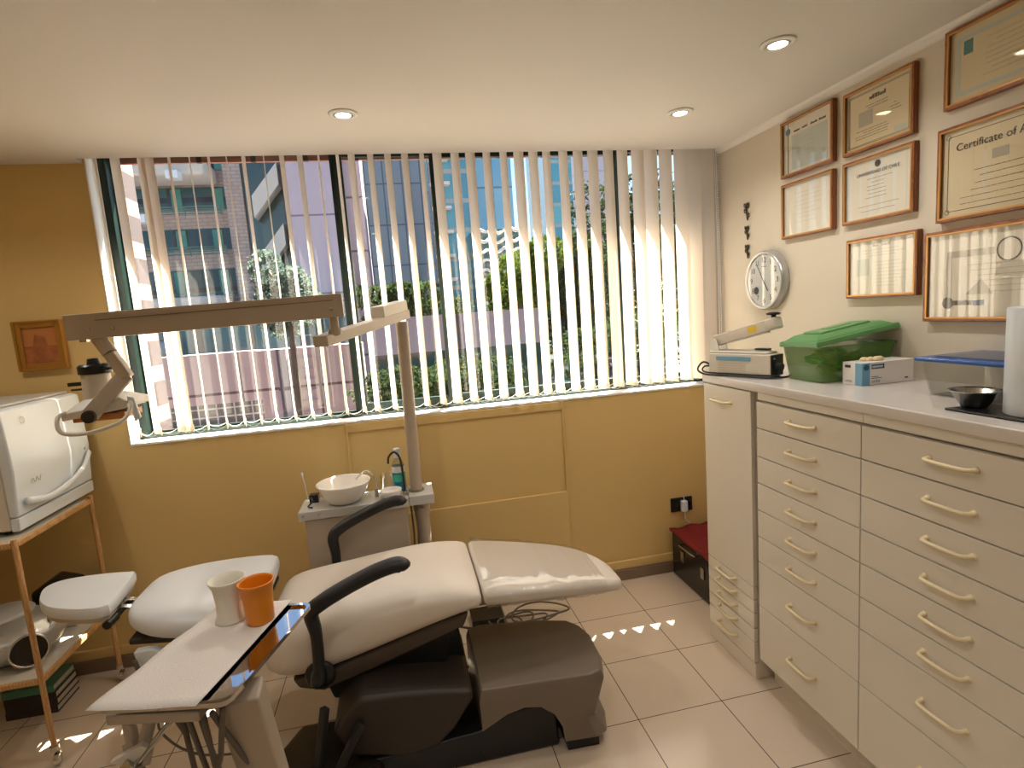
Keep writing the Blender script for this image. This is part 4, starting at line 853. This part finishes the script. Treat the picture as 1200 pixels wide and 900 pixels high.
A0 = Vector((-.262, 1.985, 1.475)); A1 = Vector((.035, 2.575, 1.552)); dd = (A1-A0).normalized()
bm = NB(); obox(bm, A0, A1, .058, .038); obj('swivel_arm', bm, 'enamel', t, bevel=.003)
bm = NB(); obox(bm, A1-dd*.245+Vector((0, 0, .042)), A1-dd*.02+Vector((0, 0, .042)), .060, .046); obj('junction_box', bm, 'offwhite', t, bevel=.003)
bm = NB(); cyl(bm, (-.215, 2.03, 1.49), (-.215, 2.03, 1.56), .016, 20); cyl(bm, (-.215, 2.03, 1.493), (-.215, 2.03, 1.515), .024, 20); smooth_by_angle(obj('arm_joint', bm, 'enamel', t))
B0 = Vector((-1.012, 2.0, 1.578)); B1 = Vector((-.178, 2.03, 1.594))
bm = NB(); obox(bm, B0, B1, .062, .080); bb = obj('spring_arm', bm, 'enamel', t, bevel=.003)
bm = NB(); obox(bm, B0+Vector((.09, -.0325, .018)), B1+Vector((-.03, -.0315, .018)), .0015, .003); obj('arm_seam', bm, 'base', bb)
for fx in (.08, .16, .955):
    p = B0.lerp(B1, fx)+Vector((0, -.031, -.012)); bm = NB(); lathe(bm, [(0, 0), (.006, 0), (.006, .003), (0, .005)], p, 12, (0, -1, 0)); obj('bolt', bm, 'steel', bb)
bm = NB(); box(bm, -.985, -.965, 1.99, 2.01, 1.531, 1.538); obj('end_stop', bm, 'steel', bb)
J0 = Vector((-.935, 2.0, 1.540)); J1 = Vector((-.905, 1.99, 1.49)); J2 = Vector((-.868, 1.985, 1.418)); J3 = Vector((-.962, 1.93, 1.303))
bm = NB(); cyl(bm, J0, J1, .022, 20); smooth_by_angle(obj('socket_joint', bm, 'enamel', t))
bm = NB(); obox(bm, J1, J2+Vector((.004, 0, -.01)), .034, .034, Vector((0, 1, 0))); obj('upper_link', bm, 'enamel', t, bevel=.004)
bm = NB(); obox(bm, J2, J3, .046, .022, Vector((0, 1, 0))); obj('lower_link', bm, 'enamel', t, bevel=.003)
hx, hy = -.975, 2.03
bm = NB(); lathe(bm, [(0, 0), (.043, 0), (.040, .10), (.036, .105), (0, .105)], (hx, hy, 1.325), 28); hd = smooth_by_angle(obj('lamp_housing', bm, 'offwhite', t))
bm = NB(); lathe(bm, [(0, 0), (.046, 0), (.046, .024), (.040, .030), (.020, .030), (.016, .048), (0, .050)], (hx, hy, 1.428), 28); smooth_by_angle(obj('vent_cap', bm, 'black', t))
bm = NB(); obox(bm, (hx+.045, hy-.01, 1.441), (hx+.088, hy-.01, 1.439), .007, .007); obj('cap_lever', bm, 'black', t, bevel=.002)
bm = NB(); obox(bm, (hx-.078, hy-.01, 1.398), (hx-.042, hy-.01, 1.398), .008, .012); obox(bm, (hx-.070, hy-.01, 1.380), (hx-.042, hy-.01, 1.380), .012, .006); obj('focus_lever', bm, 'iron', t)
bm = NB()
P0 = [(-1.055, 1.955, 1.310), (-.865, 1.955, 1.335), (-.865, 2.12, 1.335), (-1.055, 2.12, 1.310)]; P1 = [(-1.005, 1.99, 1.347), (-.92, 1.99, 1.360), (-.92, 2.08, 1.360), (-1.005, 2.08, 1.347)]
a = [bm.verts.new(p) for p in P0]; b = [bm.verts.new(p) for p in P1]; c = [bm.verts.new((p[0], p[1], p[2]-.022)) for p in P0]
bm.faces.new(b); bm.faces.new(c[::-1])
for i in range(4): j = (i+1) % 4; bm.faces.new((a[i], a[j], b[j], b[i])); bm.faces.new((c[i], c[j], a[j], a[i]))
obj('reflector_shell', bm, 'offwhite', t, bevel=.004)
bm = NB(); box(bm, -1.035, -.885, 1.975, 2.10, 1.278, 1.300); obj('reflector_glass', bm, 'sepia2', t, bevel=.003)
bm = NB(); lathe(bm, [(0, 0), (.020, 0), (.019, .012), (0, .013)], (J3.x+.005, J3.y-.012, J3.z-.002), 24, (0, -1, 0)); smooth_by_angle(obj('pivot_cap', bm, 'bookdark', t))
bm = NB(); tube(bm, cr([(-1.045, 1.965, 1.315), (-1.045, 1.92, 1.305), (-1.035, 1.895, 1.275), (-1.01, 1.885, 1.258), (-.95, 1.88, 1.256), (-.88, 1.89, 1.272), (-.853, 1.91, 1.29), (-.848, 1.94, 1.325), (-.862, 1.965, 1.335)], 6), .006, 10); obj('grip_handle', bm, 'offwhite', t, smooth=True)
bm = NB(); prism(bm, [(-.862, 1.95, 1.352), (-.842, 1.95, 1.345), (-.832, 1.95, 1.280), (-.848, 1.95, 1.268)], (0, .012, 0)); obj('side_shield', bm, 'white', t, bevel=.002)

# ================================================================== DENTAL CHAIR
CY = 2.05
t = thing('dental_chair', 'ivory reclined dental chair with black armrests in the middle of the room', 'dental chair', (.1, CY, 0))
bm = NB(); loft(bm, [(.198, 1.815, 2.285, .515, .562), (.195, 1.802, 2.298, .503, .578), (.12, 1.80, 2.30, .485, .598), (.03, 1.80, 2.30, .462, .608), (-.10, 1.80, 2.30, .425, .603), (-.22, 1.80, 2.30, .392, .592), (-.34, 1.80, 2.30, .362, .582), (-.44, 1.80, 2.30, .350, .574), (-.50, 1.805, 2.295, .365, .560), (-.53, 1.82, 2.28, .395, .535), (-.545, 1.86, 2.24, .43, .50)], 36, 5.5)
obj('seat_cushion', bm, 'vinyl', t, sub=1)
bm = NB(); loft(bm, [(.202, 1.82, 2.28, .512, .562), (.205, 1.803, 2.297, .502, .578), (.30, 1.806, 2.285, .492, .568), (.42, 1.816, 2.262, .480, .551), (.54, 1.830, 2.235, .466, .532), (.64, 1.846, 2.195, .454, .515), (.70, 1.858, 2.130, .448, .502), (.735, 1.868, 2.045, .446, .494), (.748, 1.885, 1.99, .450, .484)], 36, 7)
obj('leg_rest', bm, 'vinyl', t, sub=1)
bm = NB(); st = [(.215, 1.800, 2.302, .498, .583), (.30, 1.803, 2.290, .488, .573), (.42, 1.813, 2.267, .477, .556), (.54, 1.827, 2.240, .463, .537), (.63, 1.842, 2.208, .453, .520), (.675, 1.850, 2.165, .449, .512)]
seg = 60; rings = []; NX = 40
for i in range(NX+1):
    f = i/NX*(len(st)-1); k = min(int(f), len(st)-2); s = f-k; q = [st[k][j]*(1-s)+st[k+1][j]*s for j in range(5)]
    a, b = (q[2]-q[1])/2, (q[4]-q[3])/2; cyy, czz = (q[1]+q[2])/2, (q[3]+q[4])/2; ring = []
    for m_ in range(seg):
        th = 2*math.pi*m_/seg; c, s2 = math.cos(th), math.sin(th)
        w1 = .0022*math.sin(i*1.9+m_*.35)*math.sin(i*.31+m_*.21)+(.0060*max(0, 1-i/9)*math.sin(m_*1.7+i*.6))+.0045*max(0, 1-abs((i-17)-(m_-12)*.4)/2.5)+.004*max(0, 1-abs((i-29)+(m_-10)*.3)/2)
        ring.append(bm.verts.new((q[0], cyy+(a+w1)*math.copysign(abs(c)**(2/7), c), czz+(b+.001+w1)*math.copysign(abs(s2)**(2/2.6), s2))))
    rings.append(ring)
for p, q in zip(rings, rings[1:]):
    for k in range(seg): bm.faces.new((p[k], q[k], q[(k+1) % seg], p[(k+1) % seg]))
obj('plastic_cover', bm, 'film', t, smooth=True)
bm = NB(); loft(bm, [(-.548, 1.86, 2.24, .58, .625), (-.552, 1.815, 2.29, .565, .645), (-.60, 1.80, 2.30, .555, .655), (-.72, 1.80, 2.30, .555, .660), (-.83, 1.825, 2.285, .560, .662), (-.905, 1.87, 2.255, .570, .660), (-.955, 1.925, 2.225, .580, .655), (-.975, 1.98, 2.17, .595, .640)], 36)
obj('backrest', bm, 'vinylw', t, sub=1)
# headrest: D-shaped pad
bm = NB(); rings = []
out = [(-1.005, 1.935), (-1.015, 2.06), (-1.03, 2.185), (-1.06, 2.205), (-1.16, 2.222), (-1.26, 2.222), (-1.305, 2.20), (-1.315, 2.16), (-1.295, 2.10), (-1.255, 2.035), (-1.20, 1.985), (-1.12, 1.945), (-1.04, 1.925)]
out = [(p.x, p.y) for p in cr([(x, y, 0) for x, y in out]+[(-1.005, 1.935, 0)], 4)[:-1]]; cxx = sum(p[0] for p in out)/len(out); cyy = sum(p[1] for p in out)/len(out)
for z, s in ((.640, .90), (.640, .97), (.647, 1.0), (.668, 1.0), (.678, .97), (.680, .90)): rings.append([bm.verts.new((cxx+(x-cxx)*s, cyy+(y-cyy)*s, z)) for x, y in out])
for p, q in zip(rings, rings[1:]):
    n = len(p)
    for k in range(n): bm.faces.new((p[k], p[(k+1) % n], q[(k+1) % n], q[k]))
bm.faces.new(rings[0][::-1]); bm.faces.new(rings[-1]); smooth_by_angle(obj('headrest', bm, 'vinylw', t), 50)
bm = NB(); prism(bm, [(cxx+(x-cxx)*.93, cyy+(y-cyy)*.93, .622) for x, y in out], (0, 0, .0175)); obj('headrest_plate', bm, 'enamel', t, bevel=.003)
for y in (2.02, 2.07):
    bm = NB(); obox(bm, (-1.045, y, .634), (-.945, y, .618), .022, .006); obj('headrest_bar', bm, 'chrome', t)
bm = NB(); cyl(bm, (-1.018, 1.985, .612), (-1.018, 2.10, .612), .010, 14); cyl(bm, (-1.018, 1.93, .612), (-1.018, 1.985, .612), .014, 14); smooth_by_angle(obj('headrest_lock', bm, 'black', t))
bm = NB(); prism(bm, [(-.56, 1.84, .553), (-.95, 1.90, .566), (-.95, 2.20, .566), (-.56, 2.26, .553)], (0, 0, -.02)); obj('backrest_shell', bm, 'taupe2', t, bevel=.006)
# brown shell below seat
bm = NB(); prism(bm, [(.15, 1.835, .492), (.02, 1.835, .466), (-.20, 1.835, .405), (-.36, 1.835, .368), (-.46, 1.835, .362), (-.44, 1.835, .325), (-.36, 1.835, .300), (-.18, 1.835, .348), (.02, 1.835, .405), (.13, 1.835, .440)], (0, .43, 0)); obj('seat_shell', bm, 'shell', t, bevel=.012)
bm = NB(); prism(bm, [(.10, 1.88, .44), (-.14, 1.88, .37), (-.36, 1.88, .30), (-.34, 1.88, .235), (-.20, 1.88, .21), (.05, 1.88, .27)], (0, .34, 0)); obj('tilt_frame', bm, 'black', t, bevel=.008)
for sgn, Yp, Ye in ((-1, 1.775, 1.725), (1, 2.325, 2.365)):
    bm = NB(); P = cr([(-.362, Yp, .375), (-.352, Yp+sgn*.012, .46), (-.347, Yp+sgn*.025, .56), (-.352, Yp+sgn*.035, .635), (-.315, Ye, .672), (-.24, Ye, .708), (-.15, Ye, .742), (-.085, Ye, .757), (-.058, Ye, .752), (-.052, Ye, .738)], 5)
    n = len(P); rr = []
    for i in range(n):
        f = i/(n-1); rr.append(.030 if f < .06 else (.022+.006*max(0, (f-.2)/.15) if f < .35 else (.028 if f < .94 else .028*(1-(f-.94)/.06*.5))))
    tube(bm, P, rr, 14, .85); obj('armrest', bm, 'arm', t, smooth=True)
    bm = NB(); lathe(bm, [(0, 0), (.045, 0), (.050, .012), (.040, .022), (0, .024)], (-.36, CY+sgn*.25+(0 if sgn > 0 else 0)-sgn*.012, .385), 24, (0, sgn, 0)); obj('armrest_pivot', bm, 'arm', t, smooth=True)
# base: taupe cover with arch, rear mechanism skirt
def layer(pts, z): return [(x, y, z) for x, y in pts]
bm = NB()
top = [(.150, 1.705), (.545, 1.672), (.585, 1.690), (.612, 1.78), (.618, 1.90), (.600, 1.975), (.560, 2.03), (.45, 2.07), (.20, 2.115), (.150, 2.10)]
bot = [(.150, 1.735), (.520, 1.700), (.553, 1.712), (.575, 1.79), (.580, 1.90), (.565, 1.965), (.530, 2.01), (.43, 2.05), (.20, 2.09), (.150, 2.08)]
n = len(top); T = [bm.verts.new(p) for p in layer([(p[0]*.96+.015, p[1]*.96+.076) for p in top], .278)]; U = [bm.verts.new(p) for p in layer(top, .245)]; L_ = [bm.verts.new(p) for p in layer(bot, .10)]; B_ = [bm.verts.new(p) for p in layer(top, .045)]
bm.faces.new(T)
for a, b in ((U, T), (L_, U), (B_, L_)):
    for k in range(n):
        if k == 0 and a is not U: continue
        bm.faces.new((a[k], a[(k+1) % n], b[(k+1) % n], b[k]))
# front face with an arched opening
arch = [(.545, 1.672, .045), (.43, 1.682, .045), (.425, 1.684, .10), (.40, 1.688, .150), (.355, 1.692, .185), (.30, 1.698, .192), (.24, 1.705, .175), (.15, 1.712, .125), (.15, 1.705, .245)]
f_ = [B_[1]]+[bm.verts.new(p) for p in arch[1:8]]+[U[0], U[1], L_[1]]
bm.faces.new(f_[::-1])
obj('base_cover', bm, 'taupe', t, bevel=.006)
bm = NB(); prism(bm, [(.60, 1.80, .0), (.60, 1.80, .045), (.10, 1.80, .045), (.10, 1.80, .0)], (0, .22, 0)); prism(bm, [(.44, 1.69, .0), (.555, 1.685, .0), (.555, 2.0, .0), (.44, 2.0, .0)], (0, 0, .043)); obj('base_foot', bm, 'black', t, bevel=.004)
bm = NB(); prism(bm, [(-.32, 1.72, .003), (.42, 1.72, .003), (.415, 1.72, .14), (.34, 1.72, .175), (.25, 1.72, .17), (.14, 1.72, .12), (-.25, 1.72, .10)], (0, .33, 0)); obj('motor_housing', bm, 'black', t, bevel=.01)
bm = NB(); prism(bm, [(-.235, 1.715, .330), (-.10, 1.715, .318), (.02, 1.715, .300), (.134, 1.715, .276), (.13, 1.715, .245), (.06, 1.715, .15), (.0, 1.715, .10), (-.10, 1.715, .085), (-.28, 1.715, .13), (-.33, 1.715, .23), (-.30, 1.715, .275)], (0, .38, 0)); obj('lift_cover', bm, 'taupe2', t, bevel=.02, seg=3)
bm = NB(); obox(bm, (.05, 2.0, .25), (.02, 2.02, .47), .16, .16, Vector((1, 0, 0))); obj('lift_column', bm, 'black', t, bevel=.01)
for a, b in (((-.345, 1.73, .315), (-.40, 1.68, .04)), ((-.235, 1.70, .26), (-.375, 1.66, .035))):
    bm = NB(); obox(bm, a, b, .028, .022); obj('brace', bm, 'black', t, bevel=.004)
bm = NB(); box(bm, -.348, -.322, 1.648, 1.652, .09, .13); obj('rating_label', bm, 'paper', t)
bm = NB(); prism(bm, [(-.55, 1.60, .002), (-.38, 1.56, .002), (-.18, 1.62, .002), (-.18, 1.95, .002), (-.48, 1.98, .002), (-.57, 1.80, .002)], (0, 0, .10)); obj('rear_foot', bm, 'case', t, bevel=.03, seg=3)
# assistant handpieces hung under the backrest
bm = NB(); prism(bm, [(-.915, 1.845, .548), (-.86, 1.845, .550), (-.815, 1.845, .520), (-.825, 1.845, .490), (-.90, 1.845, .455)], (0, .03, 0)); obj('instrument_holder', bm, 'white', t, bevel=.004)
bm = NB(); tube(bm, cr([(-.905, 1.825, .535), (-.895, 1.825, .49), (-.875, 1.825, .44), (-.86, 1.83, .37), (-.88, 1.86, .25), (-.80, 1.92, .10), (-.60, 1.98, .02)], 5), [.007]*12+[.004]*19, 8); obj('suction_tip', bm, 'rubber', t, smooth=True)

t = thing('cable_coil', 'loose coil of grey hoses on floor behind the chair base', 'hoses', (.42, 2.45, 0)); bm = NB()
for k in range(5):
    pts = []; c = (.36+.05*k, 2.50+.02*math.sin(k*2)); r1, r2 = .10+.012*k, .05+.006*k
    for i in range(26): a = 2*math.pi*i/22+k; pts.append((c[0]+r1*math.cos(a), c[1]+r2*math.sin(a), .008+.006*k+.012*(1+math.sin(a*2+k))))
    tube(bm, pts, .0045, 6)
tube(bm, cr([(.10, 2.62, .006), (.2, 2.55, .006), (.3, 2.45, .03), (.22, 2.3, .03), (.15, 2.18, .05)], 5), .005, 6); obj('hose_loops', bm, 'rubber', t, smooth=True)
bm = NB(); box(bm, .22, .38, 2.53, 2.66, .001, .045); obj('junction_block', bm, 'case', t, bevel=.006)

# ================================================================== INSTRUMENT STAND + TRAY THINGS
TZ = .9
t = thing('instrument_stand', 'beige instrument tray stand with hanging hoses in front of the chair', 'instrument stand', (-.38, 1.25, 0))
A, B, C_, D = Vector((-.572, 1.012, 0)), Vector((-.348, .962, 0)), Vector((-.253, 1.268, 0)), Vector((-.463, 1.318, 0))
def inset(k): 
    c = (A+B+C_+D)/4; return [c+(p-c)*k for p in (A, B, C_, D)]
def rounded(P4, r=.02, n=4):
    out = []; m = len(P4)
    for i in range(m):
        p, a, b = P4[i], (P4[i-1]-P4[i]).normalized(), (P4[(i+1) % m]-P4[i]).normalized()
        for k in range(n+1): s = k/n; out.append(p+a*r*(1-s)**2+b*r*s**2)
    return out
bm = NB(); prism(bm, [p+Vector((0, 0, TZ-.026)) for p in rounded(inset(.85), .022)], (0, 0, .018)); obj('tray_base', bm, 'enamel', t, bevel=.003)
bm = NB(); O = rounded(inset(1.02), .022); I = rounded(inset(.97), .020); n = len(O)
r0 = [bm.verts.new(p+Vector((0, 0, TZ-.007))) for p in O]; r1 = [bm.verts.new(p+Vector((0, 0, TZ+.002))) for p in O]; r2 = [bm.verts.new(p+Vector((0, 0, TZ+.002))) for p in I]; r3 = [bm.verts.new(p+Vector((0, 0, TZ-.0035))) for p in I]
for a, b in ((r0, r1), (r1, r2), (r2, r3)):
    for k in range(n): bm.faces.new((a[k], a[(k+1) % n], b[(k+1) % n], b[k]))
bm.faces.new(r3); bm.faces.new(r0[::-1]); obj('steel_tray', bm, 'mirror', t)
bm = NB(); obox(bm, (-.352, 1.035, TZ-.028), (-.372, 1.36, .03), .078, .050, Vector((0, 1, 0))); obj('support_post', bm, 'enamel', t, bevel=.006)
bm = NB(); prism(bm, [(-.50, 1.24, .003), (-.24, 1.24, .003), (-.22, 1.48, .003), (-.52, 1.48, .003)], (0, 0, .055)); obj('stand_base', bm, 'enamel', t, bevel=.015)
bm = NB(); obox(bm, (-.565, 1.055, TZ-.035), (-.40, 1.015, TZ-.035), .055, .020); obj('handpiece_rail', bm, 'enamel', t, bevel=.004)
def hexp(p0, p1, r): b = NB(); cyl(b, p0, p1, r, 6); return b
hp = [((-.552, 1.06, TZ-.045), (-.535, 1.03, TZ-.105)), ((-.505, 1.05, TZ-.045), (-.525, 1.02, TZ-.12)), ((-.455, 1.035, TZ-.045), (-.545, .985, TZ-.13))]
for i, (a, b) in enumerate(hp):
    bm = NB(); cyl(bm, a, b, .011 if i < 2 else .005, 14); v = Vector(a).lerp(Vector(b), .72); d = (Vector(b)-Vector(a)).normalized(); cyl(bm, v, v+d*.026, .018, 6); smooth_by_angle(obj('handpiece', bm, 'steel' if i == 2 else 'enamel', t))
bm = NB(); cyl(bm, (-.47, 1.05, TZ-.045), (-.46, 1.06, TZ-.11), .012, 12, .006); smooth_by_angle(obj('syringe_tip', bm, 'rubber', t))
bm = NB(); prism(bm, [(-.56, 1.0, TZ-.095), (-.51, 1.0, TZ-.075), (-.50, 1.0, TZ-.082), (-.53, 1.0, TZ-.115)], (0, .012, 0)); obj('holder_clip', bm, 'offwhite', t)
for a, b, c in (((-.535, 1.03, .79), (-.52, 1.10, .55), (-.47, 1.26, .06)), ((-.462, 1.06, .80), (-.46, 1.10, .55), (-.45, 1.26, .06)), ((-.44, 1.02, .868), (-.425, 1.08, .60), (-.44, 1.25, .06)), ((-.425, 1.03, .868), (-.40, 1.06, .62), (-.42, 1.25, .06)), ((-.41, 1.015, .868), (-.415, 1.07, .6), (-.40, 1.245, .06)), ((-.385, .99, .868), (-.36, 1.16, .55), (-.395, 1.245, .06)), ((-.37, 1.0, .868), (-.395, 1.0, .70), (-.38, 1.24, .06))):
    bm = NB(); tube(bm, cr([a, Vector(a).lerp(Vector(b), .5)+Vector((0, -.004, 0)), b, Vector(b).lerp(Vector(c), .5)+Vector((0, .02, -.05)), c], 5), .0052, 8); obj('hose', bm, 'rubber', t, smooth=True)
# paper on the tray
bm = NB(); NXX, NYY = 14, 14; G = []
e0, e1 = Vector((-.586, 1.006, 0)), Vector((-.398, .9625, 0)); h0, h1 = Vector((-.462, 1.335, 0)), Vector((-.300, 1.296, 0))
for i in range(NXX+1):
    row = []
    for j in range(NYY+1):
        u, v = i/NXX, j/NYY; p = e0.lerp(e1, u).lerp(h0.lerp(h1, u), v)
        over = max(0, .12-u)/.12; z = TZ+.0035+.0008*math.sin(u*9+v*5)+.004*over*math.sin(v*7+1)**2
        row.append(bm.verts.new((p.x, p.y, z)))
    G.append(row)
for i in range(NXX):
    for j in range(NYY): bm.faces.new((G[i][j], G[i+1][j], G[i+1][j+1], G[i][j+1]))
o = obj('tray_liner', bm, 'napkin', smooth=True); md = o.modifiers.new('th', 'SOLIDIFY'); md.thickness = .0006
tag(o, 'white paper sheet lining the steel instrument tray', 'paper')
def cup(name, label, x, y, m, r0, r1, h, flare=False):
    t = thing(name, label, 'cup', (x, y, TZ+.0048)); b = NB()
    pr = [(0, 0), (r0, 0), (r0+.001, .003), (r0+(r1-r0)*.35, h*.5), (r1-.001, h*.93), (r1+.0015, h*.96), (r1+.0015, h), (r1-.001, h), (r1-.002, h*.93), (r0+(r1-r0)*.35-.0015, h*.5), (r0-.001, .004), (0, .004)]
    if flare: pr = [(0, 0), (r0+.004, 0), (r0+.004, .004), (r0-.0005, .014), (r0-.001, h*.45), (r0+.002, h*.8), (r1+.001, h*.97), (r1+.0015, h), (r1-.001, h), (r0, h*.8), (r0-.003, h*.45), (r0-.003, .016), (0, .006)]
    lathe(b, pr, (x, y, TZ+.0048), 40); obj('cup_wall', b, m, t, smooth=True); return t
cup('rinse_cup', 'cream white plastic cup on tray, left of the orange one', -.418, 1.252, 'cupwhite', .0285, .037, .094, True)
cup('rinse_cup', 'bright orange plastic cup on the paper lined tray', -.352, 1.225, 'orange', .0275, .0355, .090)

# ================================================================== DOWNLIGHTS
def downlight(label, x, y):
    t = thing('ceiling_downlight', label, 'downlight', (x, y, ZC-.004), 'recessed ceiling downlights')
    bm = NB(); lathe(bm, [(.034, 0), (.052, 0), (.050, -.004), (.036, -.006), (.034, 0)], (x, y, ZC-.0005), 40); obj('trim_ring', bm, 'reveal', t, smooth=True)
    bm = NB(); lathe(bm, [(.0, -.001), (.028, -.001), (.028, -.004), (0, -.004)], (x, y, ZC-.001), 28); obj('lamp_lens', bm, 'lampglow', t)
    bm = NB(); lathe(bm, [(.0285, 0), (.034, 0), (.033, -.007), (.0285, -.007)], (x, y, ZC-.0005), 28); obj('gimbal_ring', bm, 'chrome', t)
    ld = bpy.data.lights.new('downlight_lamp', 'SPOT'); ld.energy = LAMP_W; ld.color = (1, .955, .90); ld.spot_size = R(150); ld.spot_blend = .8; ld.shadow_soft_size = .018
    lo = bpy.data.objects.new('downlight_lamp', ld); COL.objects.link(lo); lo.parent = t; lo.location = (0, 0, -.012)
downlight('recessed ceiling downlight above the lamp pole, leftmost of the three', -.119, 2.190)
downlight('recessed ceiling downlight nearest the window corner above the blinds', 1.209, 2.177)
downlight('brightest ceiling downlight, above the framed certificates', 1.222, 1.600)
downlight('added unseen fill downlight over the middle of room, in front of the camera', -.12, .75)  # unseen lamp, added with those below to brighten the room
downlight('added unseen fill downlight over the cart side of room', -1.5, 1.95)  # out of view, added to lift the dark upper left wall
downlight('added unseen fill downlight over the end of countertop', 1.21, .3)  # added lamp outside the view, more fill for the room
downlight('added unseen fill downlight in the rear left corner behind the camera', -1.45, -.4)  # unseen, put in behind the camera as fill light
downlight('added unseen fill downlight in the rear middle behind the camera', -.12, -.8)  # likewise an added fill lamp, never in view
